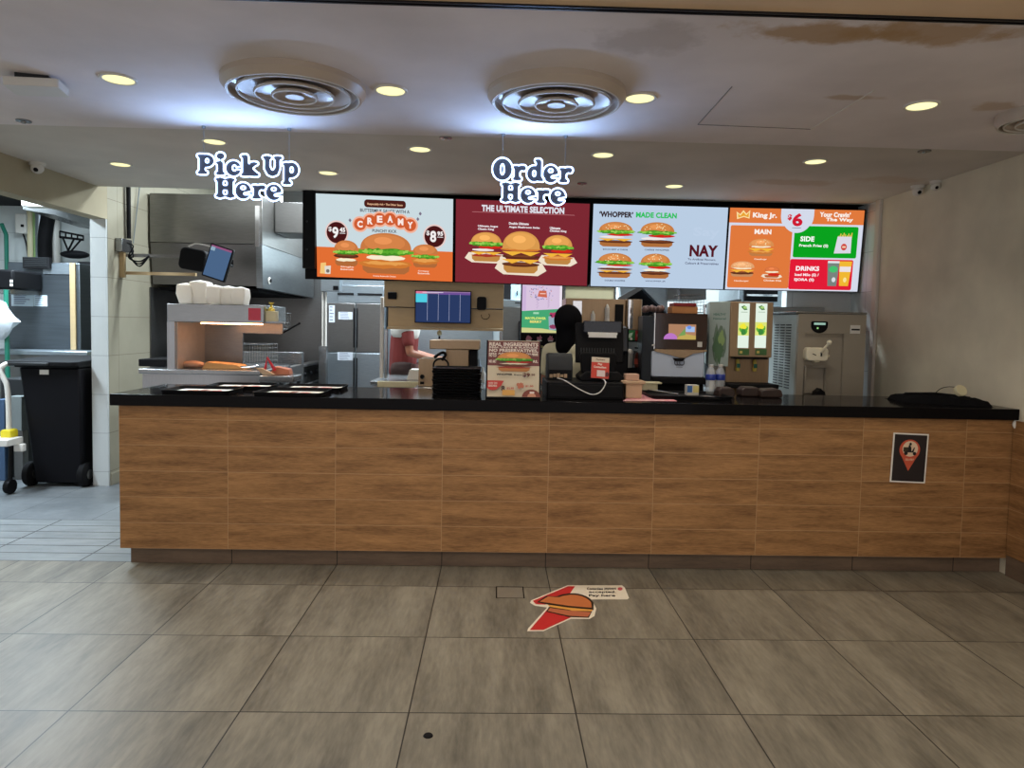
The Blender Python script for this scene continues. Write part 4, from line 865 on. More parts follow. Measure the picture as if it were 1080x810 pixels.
m = MB(emit((1.0, .45, .18), 22.0)); hx0 = onY(222, 337, Y0+.1).x; m.box(a+.2, b-.06, Y0+.10, Y0+.16, zl-.012, zl-.003); m.build('heat_lamp', t)
m = MB(ink(rgb(190, 60, 80), .5)); p = pb(262, 325, 275, 338, Y0); m.box(p[0], p[1], Y0-.002, Y0-.0005, p[2], p[3]); m.build('red_sticker', t)
# paper bags on top
for k, (u0, u1, v, lb) in enumerate(((188, 203, 299, 'leftmost'), (201, 219, 296, 'second from the left, the tallest'), (218, 232, 301, 'middle'), (231, 246, 302, 'fourth from the left'), (244, 257, 303, 'rightmost'))):
    p = pb(u0, v, u1, 322, Y0+.06+.015*(k % 2)); y_ = Y0+.06+.015*(k % 2); m = MB(M_paper); rnd = random.Random(k+40)
    x0, x1, z1 = p[0]+.004, p[1]-.003, p[3]; lean = -.012+.004*k
    vs = []
    for zz, g in ((zt+.001, 0), (zt+(z1-zt)*.5, .012), (z1-.008, .004)):
        q = (zz-zt)*lean*8
        vs += [(x0-g+q, y_-g, zz), (x1+g+q, y_-g, zz+rnd.uniform(-.004, .004)*(zz > zt+.01)), (x1+g+q, y_+.12, zz), (x0-g+q, y_+.12, zz)]
    vs += [((x0+x1)/2+(z1-zt)*lean*8, y_+.05, z1+.008)]
    fs = [(3, 2, 1, 0)]+[(r*4+i, r*4+(i+1) % 4, r*4+4+(i+1) % 4, r*4+4+i) for r in range(2) for i in range(4)]+[(8+i, 8+(i+1) % 4, 12) for i in range(4)]
    m.add(vs, fs); tag(m.build('paper_bag_bundle', None, .008), 'bundle of folded white paper bags on the heated pass, '+lb, 'paper bags', 'white paper bag bundles on the heated pass')
# wraps and trays inside the pass
for k, (u0, u1, v0, v1, c, nm, lb, ca) in enumerate(((186, 213, 383, 390, rgb(176, 140, 118), 'wrapped_burger', 'wrapped burger lying at the left inside the heated pass', 'burger'), (214, 258, 381, 390, rgb(196, 146, 88), 'cardboard_tray', 'flat tan carton lying in the middle of the heated pass', 'tray'))):
    p = pb(u0, v0, u1, v1, Y0+.1); m = MB(flat(nm, c, .7)); z_ = zb1+.001
    if k == 0:
        m.ball(((p[0]+p[1])/2, Y0+.16, z_+.026), (p[1]-p[0])/2, .05, .026, 20, 10)
        o = m.build(nm)
    else:
        m.prism([(p[0], z_), (p[1], z_), (p[1]-.05, z_+.032), (p[0]+.03, z_+.05)], 'y', Y0+.08, Y0+.24); o = m.build(nm, None, .004)
    tag(o, lb, ca)
p = pb(252, 382, 273, 390, Y0+.1); m = MB(M_chrome); m.tube([(p[0], Y0+.1, zb1+.012), (p[1], Y0+.04, zb1+.03)], .007, 8); m.tube([(p[0], Y0+.13, zb1+.012), (p[1], Y0+.09, zb1+.03)], .007, 8); m.mat(M_black).tube([(p[0]-.03, Y0+.12, zb1+.012), (p[0]+.02, Y0+.11, zb1+.014)], .011, 8)
tag(m.build('tongs'), 'steel tongs with a black grip at the right inside the heated pass', 'tongs')
# fry baskets behind
def basket(u0, v0, u1, v1, Y, D, label, handle=None, mat=None):
    x0, x1, z0, z1 = pb(u0, v0, u1, v1, Y); t = thing('wire_basket', label, 'basket', ((x0+x1)/2, Y+D/2, z0), None)
    m = MB(mat or M_chrome)
    for z in (z0, z1): m.tube([(x0, Y, z), (x1, Y, z), (x1, Y+D, z), (x0, Y+D, z)], .0035, 5, True)
    nn = max(4, int((x1-x0)/.022))
    for k in range(nn+1):
        x = x0+(x1-x0)*k/nn; m.tube([(x, Y, z1), (x, Y, z0), (x, Y+D, z0), (x, Y+D, z1)], .0013, 4)
    for k in range(1, 5): z = z0+(z1-z0)*k/5; m.tube([(x0, Y, z), (x1, Y, z), (x1, Y+D, z), (x0, Y+D, z)], .0013, 4, True)
    m.build('mesh_body', t)
    if handle: m = MB(M_black); m.tube([tuple(handle[0]), tuple(handle[1])], .008, 8); m.build('handle', t)
    return t
basket(247, 363, 283, 385, 5.95, .25, 'wire fry basket visible through the heated pass', (onY(250, 364, 5.95), onY(250, 375, 5.75)))
basket(223, 362, 240, 386, 6.0, .25, 'narrow wire fry basket behind the left part of the heated pass')
a, b, c_, d = pb(210, 386, 300, 412, 5.9); m = MB(M_steeld)
t = thing('deep_fryer', 'stainless deep fryer behind the heated pass', 'fryer', ((a+b)/2, 6.1, 0)); m.box(a, b, 5.86, 6.5, .0, d-.01); m.build('cabinet', t, .006)
m = MB(M_blackm); m.box(a+.05, b-.05, 5.92, 6.4, d-.0095, d-.002); m.build('oil_vat', t)
m = MB(M_steel); m.box(a, b, 6.42, 6.5, d-.009, d+.10); m.build('splash_guard', t, .004)
basket(282, 330, 299, 347, 5.64, .2, 'hanging wire basket right of the heated pass hood', (onY(297, 352, 5.62), onY(316, 341, 5.3)), M_steel)
a, b, c_, d = pb(277, 328, 291, 339, Y0+.05); t = thing('squeeze_bottle', 'yellow squeeze bottle standing in a cream tub at the right end of the pass', 'bottle', ((a+b)/2, Y0+.1, zl))
m = MB(M_cream); m.rbox(b-.085, b, Y0+.04, Y0+.12, c_, d, .01); m.build('tub', t, .003)
m = MB(M_steel); m.box(b-.12, b+.07, Y0+.03, Y0+.14, c_-.01, c_-.001); m.build('shelf', t)
m = MB(M_mustard); m.lathe([(0, 0), (.026, 0), (.027, .02), (.024, .06), (.010, .075), (.008, .095), (.018, .105), (.018, .11), (0, .11)], ((a+b)/2+.005, Y0+.08, c_+.03), 20); m.build('bottle', t)
# red fries scoop and carton on the prep bench's right side
a = onY(275, 400, 4.85); b = onY(312, 400, 4.85)
t = thing('steel_side_table', 'small steel side stand right of the prep bench', 'table', ((a.x+b.x)/2, 4.95, 0))
zs = onY(290, 396, 4.85).z
m = MB(M_steel); m.box(a.x, b.x, 4.80, 5.015, zs-.045, zs); m.build('table_top', t, .006)
for xx in (a.x+.02, b.x-.02):
    for yy in (4.82, 4.99): MB(M_steel).box(xx-.012, xx+.012, yy-.012, yy+.012, 0, zs-.045).build('leg', t)
p = onY(287, 390, 4.88); t = thing('fries_scoop', 'red plastic fries scoop handle standing on a steel side stand', 'scoop', (p.x, 4.9, zs))
m = MB(M_red); q0, q1, q2 = onY(282, 377, 4.9), onY(290, 391, 4.9), onY(279.5, 390, 4.9); m.tube([q2, q0, q1], [.010, .008, .012], 8); m.build('handle', t)
m = MB(M_card); q = [onY(271, 388, 4.88), onY(276, 388, 4.88), onY(290, 395, 4.88), onY(278, 395, 4.88)]; m.prism([(w.x, w.z) for w in q], 'y', 4.86, 4.90); m.build('paper_carton', t)
p = pb(284, 385, 305, 396, 4.9); m = MB(flat('tomato_box', rgb(196, 120, 90), .7)); m.prism([(p[0], zs+.001), (p[1], zs+.001), (p[1]-.01, zs+.04), (p[0]+.03, zs+.058)], 'y', 4.91, 5.0); tag(m.build('food_box', None, .004), 'orange-tan carton beside the red scoop handle', 'box')
# ------------------------------------------------------------------ hood along the left wall
YH = 6.4
a, b, c_, d = pb(170, 205, 276.5, 302, YH); xh = b; z_s = onY(220, 257, YH).z
zh0 = onY(277, 304, YH).z; zh1 = onY(220, 205, YH).z
t = thing('exhaust_hood', 'large stainless exhaust hood over the cooking line at left', 'hood', ((a+b)/2, 7.2, zh0))
m = MB(steel('hood_steel', (.23, .225, .215), .28, (2, 2, 22))); m.box(XL+.02, xh, YH, 8.2, z_s+.004, zh1); m.build('canopy', t, .004)
m = MB(M_steeld); m.prism([(YH+.01, z_s), (8.2, z_s), (8.2, zh0), (8.0, zh0), (YH+.05, zh0+.02)], 'x', XL+.02, xh-.06); m.build('grease_panel', t)
m = MB(steel('hood_side', (.25, .27, .28), .34, (2, 2, 12))); m.prism([(YH+.004, z_s+.003), (8.2, z_s+.003), (8.2, zh0-.02), (YH+.02, zh0)], 'x', xh-.059, xh); m.build('side_panel', t, .003)
m = MB(M_blackm); m.box(XL+.05, xh-.07, YH+.1, 8.1, zh0-.03, zh0-.002); m.build('filter_recess', t)
m = MB(M_chrome); m.box(xh-.058, xh-.02, YH-.02, YH-.0, z_s-.02, z_s+.35); m.build('corner_trim', t)
p = onX(284, 296, xh+.003); m = MB(M_white); m.lathe([(0, 0), (.03, 0), (.034, .006), (0, .012)], (xh+.001, p.y, p.z), 20, 'x'); m.mat(M_black).lathe([(0, .0125), (.018, .0125), (.018, .02), (0, .02)], (xh+.001, p.y, p.z), 16, 'x'); m.build('lamp_switch', t)
m = MB(M_blackm)
a, b, c_, d = pb(296, 214, 320, 247, 6.9); t = thing('duct_box', 'grey steel duct box fixed to the side of the exhaust hood', 'duct', ((a+b)/2, 7, c_))
m = MB(M_steeld); m.box(xh+.002, onY(320, 230, 6.75).x, 6.75, 7.2, onY(305, 246, 6.75).z, onY(305, 213, 6.75).z); m.build('housing', t, .008)
m = MB(M_chrome); m.tube([(xh+.03, 6.85, onY(305, 213, 6.75).z), (xh+.03, 6.85, 3.04)], .02, 10); m.build('conduit', t)
# steel wall sheets
struct(MB(M_steeld).box(XL+.001, XL+.012, YH+.02, 8.24, .1, zh0-.01), 'trim_7')
struct(MB(M_steeld).box(XL+.02, -1.75, W7-.03, W7-.002, .1, 3.04), 'trim_8')
# griddle
gx = -2.05; zg = .965
t = thing('griddle', 'long stainless griddle with a bright front edge and a row of knobs', 'griddle', (-2.5, 7.3, 0))
m = MB(M_steeld); m.box(-2.9, gx, 6.62, 8.15, .15, zg-.06); m.build('body', t, .005)
m = MB(M_chrome); m.box(gx-.10, gx+.03, 6.6, 8.17, zg-.058, zg-.03); m.build('front_edge', t, .004)
m = MB(M_blackm); m.box(-2.9, gx-.1, 6.62, 8.15, zg-.058, zg-.035); m.build('cooking_plate', t)
m = MB(M_steeld); m.box(-2.93, -2.88, 6.6, 8.17, zg-.05, zg+.15); m.build('backsplash', t)
m = MB(M_chrome); m.tube([(gx+.06, 6.62, zg-.24), (gx+.06, 8.12, zg-.24)], .014, 8); m.build('front_rail', t)
for k in range(6):
    m = MB(M_black); m.lathe([(0, .03), (.02, .028), (.026, .0), (0, 0)], (gx+.001, 6.75+k*.24, zg-.14), 16, 'x'); m.build('knob', t)
for xx in (-2.85, gx-.05):
    for yy in (6.7, 8.1): MB(M_steel).lathe([(0, 0), (.025, 0), (.025, .15), (0, .15)], (xx, yy, 0), 12).build('foot', t)
for k, (u, v, y_) in enumerate(((304, 372, 7.0), (313, 371, 7.2), (322, 374, 7.4))):
    p = onY(u, v, y_); z_ = zg-.034; r_ = .045
    t = thing('saucepan', 'small steel pan standing on the griddle, %s of three' % ['nearest', 'middle', 'farthest'][k], 'pan', (p.x-.03, y_, z_), 'steel pans on the griddle')
    m = MB(M_chrome); m.lathe([(0, 0), (r_, 0), (r_+.004, .05), (r_, .05), (r_-.004, .004), (0, .004)], (-2.35+.0*k, y_, z_), 20); m.build('pan_body', t)
    m = MB(M_chrome); m.tube([(-2.35+r_, y_, z_+.04), (-2.35+r_+.09, y_-.03, z_+.07)], .005, 6); m.build('handle', t)
# bracket, pipes, tablet, speaker on the left tiled wall
t = thing('wall_bracket', 'rusty double steel arm reaching out from the tiled left wall', 'bracket', onX(140, 270, XL))
m = MB(M_steeld); p0, p1 = onX(137, 268, XL+.03), onX(195, 272, XL+.05); yb_ = 5.95; q = onY(139, 269, yb_)
m.box(XL+.002, onY(192, 270, yb_).x, yb_, yb_+.03, q.z-.015, q.z+.012); m.build('upper_arm', t)
q2 = onY(139, 288, yb_); m = MB(M_tansteel); m.box(XL+.002, onY(206, 288, yb_).x, yb_, yb_+.03, q2.z-.013, q2.z+.013); m.build('lower_arm', t)
m = MB(M_tansteel); m.box(XL+.0, XL+.04, yb_-.03, yb_, q2.z-.04, q.z+.03); m.build('wall_plate', t)
t = thing('junction_box', 'grey junction box with tangled black cables on the tiled left wall', 'junction box', (XL+.03, 5.93, q.z))
m = MB(M_steel); p = onX(137, 261, XL+.04); m.box(XL+.001, XL+.06, p.y-.16, p.y, p.z-.05, p.z+.06); m.build('box', t, .004)
m = MB(M_black)
rnd = random.Random(9)
for k in range(3): m.tube(spline([(XL+.09+.03*rnd.random(), 5.85+.03*k, q.z+.09), (XL+.17, 5.82, q.z+.06-.04*k), (XL+.12, 5.84+.02*k, q.z-.03), (XL+.20, 5.86, q.z-.06-.02*k), (XL+.27, 5.88, q.z-.01)]), .006, 6)
m.build('cables', t)
m = MB(M_black); zz = onX(138, 262, XL+.03).z; m.tube([(XL+.03, 6.02, zz+.08), (XL+.03, 6.02, 3.04)], .018, 10); tag(m.build('conduit'), 'black vertical conduit on the tiled left wall', 'pipe')
m = MB(M_steelb); m.tube([(XL+.015, 6.12, zz+.05), (XL+.03, 6.32, 3.04)], .005, 6); tag(m.build('thin_conduit'), 'thin grey cable slanting up the tiled left wall', 'cable')
yT = 5.7
t = thing('kitchen_speaker', 'black rounded speaker hanging above the paper bags', 'speaker', onY(202, 286, yT+.05))
p = pb(187.5, 261, 217, 286, yT); m = MB(M_blackm); m.M = Matrix.Translation(((p[0]+p[1])/2, yT+.08, (p[2]+p[3])/2)) @ Matrix.Rotation(.16, 4, 'Y'); w_, h_ = (p[1]-p[0])/2*.94, (p[3]-p[2])/2*.92; m.rbox(-w_, w_, -.08, .08, -h_, h_, .04, 5, 'y'); m.build('cabinet', t, .012)
m = MB(M_black); m.tube([((p[0]+p[1])/2, yT+.16, (p[2]+p[3])/2), ((p[0]+p[1])/2, yT+.27, (p[2]+p[3])/2)], .02, 8); m.build('mount', t)
m = MB(M_white); m.tube(spline([onY(199, 260, yT), onY(206, 257, yT), onY(214, 258, yT), onY(222, 260, yT)]), .007, 6); m.build('cable', t)
t = thing('order_tablet', 'tilted blue-lit order screen hanging above the paper bags', 'screen', onY(230, 296, yT))
cc = onY(229.5, 277, yT-.12); R_ = Matrix.Rotation(.30, 4, 'Y'); m = MB(M_black); m.M = Matrix.Translation(cc) @ R_; m.rbox(-.094, .094, 0, .03, -.135, .135, .008, 3, 'y'); m.build('housing', t, .003)
O = Matrix.Translation(cc) @ R_ @ Vector((-.083, -.002, -.124)); U = (R_ @ Vector((1, 0, 0))); V = (R_ @ Vector((0, 0, 1))); m = MB(emit(rgb(76, 104, 140), 1)); A = Art(m, O, U, V, .9)
A.rect(0, 0, .166, .248, (78, 106, 142)); A.rect(0, .232, .166, .248, (150, 90, 130)); A.rect(0, .205, .035, .235, (150, 180, 200)); m.build('display', t, smooth=False)
m = MB(M_black); m.tube([cc+Vector((0, .03, 0)), cc+Vector((0, .3, .0)), cc+Vector((0, .3, .05))], .012, 8); m.build('mount_arm', t)
# ================================================================== BACK KITCHEN
def vpx(mb, pts, Y, d):
    """prism whose outline was measured in the photograph, standing at depth Y"""
    q = [onY(u, v, Y) for u, v in pts]; return mb.prism([(p.x, p.z) for p in q][::-1], 'y', Y, Y+d)
# upright fridge
YFr = 7.45
a, b, c_, d = pb(343, 293, 405, 372, YFr); mx = onY(375, 340, YFr).x
t = thing('upright_fridge', 'tall stainless four-door fridge behind the griddle', 'fridge', ((a+b)/2, YFr+.35, 0))
m = MB(M_steelb); m.box(a, b, YFr+.03, YFr+.72, .0, d+.10); m.build('cabinet', t, .005)
zt1, zt0, zm = onY(375, 301, YFr).z, onY(375, 320, YFr).z, onY(375, 372, YFr).z
m = MB(M_steelb); m.box(a+.13, b-.005, YFr, YFr+.029, zt0+.006, zt1); m.build('header_panel', t, .003)
m = MB(M_blackm); m.box(a+.13, mx-.02, YFr-.003, YFr, zt0+.085, zt0+.11); m.box(mx+.02, b-.02, YFr-.003, YFr, zt0+.085, zt0+.11); m.build('air_slot', t)
for x0, x1 in ((a+.005, mx-.008), (mx+.008, b-.005)):
    for z0, z1 in ((.15, zm-.005), (zm+.005, zt0)):
        m = MB(M_steeld if z0 > .5 else M_steelb); m.box(x0, x1, YFr, YFr+.028, z0, z1)
        dr = m.build('door', t, .004); h = MB(M_black); hx = x1-.012 if x0 < mx-.1 else x0+.004; h.box(hx, hx+.012, YFr-.02, YFr, z0+.05, z1-.05); h.build('handle', dr, .003)
def note(u0, v0, u1, v1, Y, label, c=(205, 212, 222), lines=5, cat='notice', grp=None):
    x0, x1, z0, z1 = pb(u0, v0, u1, v1, Y); m = MB(ink(rgb(*c), .8)); m.box(x0, x1, Y-.0025, Y-.0005, z0, z1)
    A = Art(m, (x0, Y-.0025, z0), (1, 0, 0), (0, 0, 1)); w, h = x1-x0, z1-z0; rnd = random.Random(int(u0*v0))
    for k in range(lines):
        yy = h*(.12+.76*k/max(1, lines-1)); A.rect(w*.12, yy, w*rnd.uniform(.55, .88), yy+h*.05, (110, 116, 140))
    o = m.build('paper_notice', smooth=False); return tag(o, label, cat, grp)
note(347, 322, 353, 340, YFr, 'narrow white notice on the left edge of the upright fridge')
note(357, 329, 372, 337, YFr, 'white notice taped to the upper left fridge door')
note(356, 371.5, 372, 380, YFr, 'white notice taped across the seam between upper and lower fridge doors')
m = MB(M_white); x0, x1, z0, z1 = pb(341, 309, 344.5, 378, 6.9)
for u in (340.5, 343.8): p0 = onY(u, 308, 6.9); p1 = onY(u, 366, 6.9); m.tube([p0, Vector((p0.x, 6.9, p1.z))], .010, 8)
pz = onY(342, 307, 6.9); m.mat(M_steelb).box(pz.x-.02, pz.x+.16, 6.85, 6.98, pz.z, pz.z+.14); m.mat(M_black).box(pz.x+.10, pz.x+.15, 6.84, 6.85, pz.z+.01, pz.z+.05); p1 = onY(342, 366, 6.9)
m.mat(M_steel).box(pz.x-.04, pz.x+.03, 6.86, 6.94, 0, p1.z+.01)
tag(m.build('pipe_stand'), 'pair of thin white pipes with a grey box on top, left of the upright fridge', 'pipe')
# pass-through shelf unit with tan steel boards
YP = 5.9
a, b, c_, d = pb(405, 297, 531, 346, YP); zmid = onY(468, 325, YP).z
qq = pb(404, 345, 520, 400, 7.6); m = MB(M_steelb); m.box(qq[0]+.05, qq[1], 7.6, 8.2, 0, 1.75); tag(m.build('steel_cupboard', None, .006), 'steel cupboard standing behind the person at the prep table', 'cupboard')  # left part steel cupboard, right part stretched over the tiled wall to darken it
zP0, zP1 = onY(468, 345.5, YP).z, onY(468, 297, YP).z
t = thing('pass_shelf', 'tan steel pass shelf holding the order monitor over the kitchen opening', 'shelf unit', ((a+b)/2, YP+.2, 0))
m = MB(M_tansteel); m.box(a, b, YP, YP+.015, zmid+.004, zP1); m.box(a+.03, b, YP+.03, YP+.045, zP0, zmid-.002); m.build('back_board', t, .002)
m = MB(M_tansteel); m.box(a+.03, b, YP-.03, YP+.35, zP0-.022, zP0-.001); m.build('lower_shelf', t, .003)
m = MB(M_blackm); m.box(a, b, YP-.0, YP+.4, zmid-.001, zmid+.003); m.build('seam_strip', t)
m = MB(M_white); p = pb(400, 313, 409, 410, YP+.05); m.box(a-.035, a-.005, YP+.02, YP+.06, .92, onY(404, 313, YP).z); m.build('side_post', t, .004)
m = MB(M_steel); m.box(a+.005, a+.025, YP+.02, YP+.06, .92, zP0-.025); m.box(b-.03, b-.005, YP+.02, YP+.06, .92, zP0-.025); m.build('inner_post', t)
zbn = onY(430, 402, YP-.1).z
t2 = thing('prep_table', 'steel prep table under the pass shelf with a cream edge', 'table', ((a+b)/2, YP+.1, 0))
m = MB(M_steel); m.box(onY(390, 400, YP-.2).x, b+.1, YP-.18, YP+.6, zbn-.03, zbn); m.build('table_top', t2, .004)
m = MB(M_cream); q = pb(398, 401, 455, 406, YP-.2); m.box(q[0], q[1], YP-.205, YP-.181, zbn-.045, zbn+.004); m.build('cream_edge', t2, .003)
m = MB(M_steelv); m.box(onY(392, 400, YP-.2).x, b+.05, YP-.14, YP-.12, .1, zbn-.032); m.build('front_panel', t2)
for xx in (a, b): MB(M_steel).box(xx-.02, xx+.02, YP+.5, YP+.54, 0, zbn-.031).build('leg', t2)
p = pb(409, 308, 418, 315.5, YP-.04); m = MB(M_black); m.box(p[0], p[1], YP-.045, YP-.001, p[2], p[3]); tag(m.build('intercom_box', None, .006), 'small black box on the tan board left of the order monitor', 'device')
p = pb(503, 313, 513, 327, YP-.05); m = MB(M_black); m.rbox(p[0], p[1], YP-.06, YP-.001, p[2], p[3], .02, 4, 'y'); tag(m.build('small_speaker', None, .004), 'small black speaker on the tan board right of the order monitor', 'speaker')
YM = YP-.10
x0, x1, z0, z1 = pb(437.5, 306.5, 497, 341, YM)
t = thing('order_monitor', 'black framed kitchen order monitor with dark blue columns', 'monitor', ((x0+x1)/2, YM, z0))
m = MB(M_black); m.box(x0, x1, YM+.001, YM+.04, z0, z1); g = .008; m.box(x0, x0+g, YM-.004, YM+.001, z0, z1); m.box(x1-g, x1, YM-.004, YM+.001, z0, z1); m.box(x0+g, x1-g, YM-.004, YM+.001, z0, z0+g); m.box(x0+g, x1-g, YM-.004, YM+.001, z1-g, z1); m.build('housing', t, smooth=False)
m = MB(M_black); m.box((x0+x1)/2-.04, (x0+x1)/2+.04, YM+.04, YP-.001, (z0+z1)/2-.04, (z0+z1)/2+.04); m.build('wall_mount', t)
m = MB(emit(rgb(40, 56, 96), 1)); A = Art(m, (x0+g, YM, z0+g), (1, 0, 0), (0, 0, 1), 1.0); w, h = x1-x0-2*g, z1-z0-2*g
A.rect(0, 0, w, h, (42, 58, 98)); A.rect(0, h*.92, w, h, (150, 120, 160)); A.rect(0, h*.93, w*.2, h, (220, 120, 150)); A.rect(w*.42, h*.9, w, h*.97, (110, 80, 150)); A.rect(0, h*.64, w*.205, h*.92, (80, 205, 225))
for f_ in (.21, .41, .61, .81): A.rect(w*f_, h*.05, w*f_+.0025, h*.92, (180, 185, 215))
A.rect(w*.12, h*.955, w*.5, h*.975, (225, 215, 235)); m.build('display', t, smooth=False)
# conveyor toaster
Y_ = 5.25
t = thing('conveyor_toaster', 'brown steel conveyor toaster behind the tray stack', 'toaster', onY(478, 400, Y_))
x0, x1, z0, z1 = pb(453, 359, 506, 368.5, Y_); m = MB(M_tanbox); m.box(x0, x1, Y_, Y_+.4, z0, z1); m.build('top_hood', t, .005)
x0, x1, z0, z1 = pb(470, 368.5, 494, 408, Y_); m = MB(M_tanbox); m.box(x0, x1, Y_+.01, Y_+.38, z0, z1-.001); m.build('front_panel', t, .003)
zk = z0
x0, x1, z0, z1 = pb(441, 379, 470, 408, Y_); m = MB(M_tanbox); m.box(x0, x1-.001, Y_+.02, Y_+.38, zk, z1); m.build('side_box', t, .003)
m = MB(M_blackm); x0, x1, z0, z1 = pb(494, 370, 503, 408, Y_); m.box(x0+.001, x1, Y_+.03, Y_+.38, zk, z1); m.build('dark_opening', t)
m = MB(M_black); p = onY(445, 397.5, Y_); m.lathe([(.014, -.018), (.018, 0), (0, 0)][::-1], (p.x, Y_+.018, p.z), 20, 'y'); q = onY(445, 404, Y_); m.box(q.x-.015, q.x+.015, Y_+.008, Y_+.02, q.z-.01, q.z+.01); m.build('dial', t)
struct_z = zk
t = thing('back_bench', 'steel equipment bench behind the counter', 'bench', (.6, 5.4, 0))
m = MB(M_steel); m.box(onY(441, 400, Y_).x-.02, onY(800, 400, Y_).x, Y_-.1, Y_+.45, zk-.045, zk-.001); m.build('bench_top', t, .004)
m = MB(M_steeld); m.box(onY(441, 400, Y_).x, onY(798, 400, Y_).x, Y_-.06, Y_+.42, .1, zk-.046); m.build('cabinet', t)
ZB = zk-.001
m = MB(M_black); c = onY(465, 385, 5.15); m.tube([(c.x+.055*math.cos(q), 5.15+.01*math.sin(3*q), c.z+.048*math.sin(q)) for q in [2*PI*i/26 for i in range(26)]], .007, 6, True); m.tube(spline([onY(458, 377, 5.16), onY(466, 372, 5.16), onY(470, 374, 5.16), onY(466, 380, 5.16)]), .012, 6)
m.tube(spline([onY(465, 390, 5.15), onY(468, 400, 5.17), onY(470, 407, 5.18)]), .007, 6)
tag(m.build('cable_coil'), 'coil of black cable hanging in front of the brown toaster', 'cable')
# squeeze bottles and clutter under the shelf
for k, (u, v, h_, lb, mm) in enumerate(((450.5, 384, .14, 'pale yellow squeeze bottle beside the cook', flat('pale_yellow', rgb(225, 212, 150), .5)), (456, 386, .12, 'second pale yellow squeeze bottle, nearer the toaster', flat('pale_yellow2', rgb(222, 205, 130), .5)))):
    y_ = 5.55; p = onY(u, v, y_); m = MB(mm); m.lathe([(0, 0), (.030, 0), (.032, .02), (.030, h_*.6), (.012, h_*.75), (.006, h_), (0, h_+.01)], (p.x, y_, zbn+.0), 18)
    m.v = [Vector((w.x, y_+.19+(w.y-y_), w.z+.001)) for w in m.v]; tag(m.build('squeeze_bottle'), lb, 'bottle', 'sauce bottles on the prep table')
p = onY(463.5, 350, YP+.1); m = MB(M_cream); m.ball((p.x, YP+.1, zP0-.05), .022, .022, .024); m.mat(M_black).tube([(p.x, YP+.1, zP0-.075), (p.x, YP+.1, zP0-.12)], .008, 8); m.mat(M_steel).tube([(p.x, YP+.1, zP0-.022), (p.x, YP+.1, zP0-.03)], .006, 8)
tag(m.build('hanging_scoop'), 'cream and black utensil hanging under the pass shelf', 'utensil')
p = onY(521, 345, YP-.05); m = MB(M_white); m.lathe([(0, 0), (.024, 0), (.024, .09), (.012, .13), (.005, .165), (0, .17)], (p.x, YP+.12, zP0), 18); tag(m.build('spray_bottle'), 'white nozzle bottle standing at the right end of the pass shelf', 'bottle')
m = MB(M_black); c = onY(512, 333, YP); m.tube([(c.x+.035*math.cos(q), YP-.01, c.z+.03*math.sin(q)) for q in [PI*.9+PI*1.3*i/14 for i in range(15)]], .003, 6); tag(m.build('wall_cable'), 'thin curved cable on the tan board right of the order monitor', 'cable')
m = MB(M_paper); q = pb(430, 388, 444, 401, YP+.1)
for k in range(6): m.box(q[0]+.004*k, q[1]+.002*k, YP+.05, YP+.25, zbn+.001+k*.014, zbn+.014+k*.014)
tag(m.build('wrap_paper_stack'), 'stack of white wrapping paper on the prep table in front of the cook', 'paper')
q = pb(500, 371, 512, 384, 5.5); 
for k, (u, c_2, hh) in enumerate(((498, (190, 180, 120), .16), (505, (150, 170, 190), .20), (509, (210, 210, 205), .13))):
    p = onY(u, 390, 5.72); m = MB(ink(rgb(*c_2), .4)); m.lathe([(0, 0), (.026, 0), (.027, hh*.6), (.010, hh*.8), (.010, hh), (0, hh)], (p.x, 5.76, zbn+.001), 14); tag(m.build('condiment_bottle'), ['olive', 'blue-grey', 'white'][k]+' bottle half hidden behind the menu stand', 'bottle', 'bottles behind the menu stand')
# ---- cabinets behind
def cab(u0, v0, u1, v1, Y, D, label, name, mat, z0=.0, door=True, head=None):
    x0, x1, zb_, z1 = pb(u0, v0, u1, v1, Y); t = thing(name, label, name.split('_')[-1], ((x0+x1)/2, Y+D/2, z0))
    m = MB(mat); m.box(x0, x1, Y+.02, Y+D, z0+.001, z1); m.build('cabinet', t, .004)
    if door:
        zt_ = z1-(head or 0)-.004
        m = MB(M_steeld); m.box(x0+.006, x1-.006, Y, Y+.019, max(z0, .0)+.06, zt_-.004); dd = m.build('door', t, .003)
        h = MB(M_black); h.box(x1-.03, x1-.018, Y-.02, Y, zt_-.5, zt_-.15); h.build('handle', dd)
        if head: m = MB(mat); m.box(x0+.004, x1-.004, Y, Y+.019, zt_, z1-.004); m.mat(M_black).box((x0+x1)/2+.03, (x0+x1)/2+.12, Y-.002, Y, z1-head*.55, z1-head*.4); m.build('header_panel', t)
    return t
cab(529.5, 316, 550, 360, 7.3, .6, 'narrow light steel fridge behind the menu stand', 'narrow_fridge', M_steelb, 0, True, .07)
x0, x1, z0, z1 = pb(531, 296, 549, 314, 7.5); m = MB(flat('pale_blue_panel', rgb(160, 185, 200), .4)); m.box(x0+.08, x1, 7.5, 7.9, z0, z1+.2); m.mat(M_blackm).box(x0, x0+.079, 7.5, 7.9, z0, z1+.2); m.mat(M_black).box(x1-.04, x1-.03, 7.48, 7.5, z0+.05, z0+.1)
t = tag(m.build('storage_box', None, .004), 'pale blue storage cabinet standing on the narrow fridge', 'cabinet')
x0_, x1_, z0_, z1_ = pb(529.5, 316, 550, 360, 7.3)
for o_2 in (t,): o_2.location.z = z1_+.002
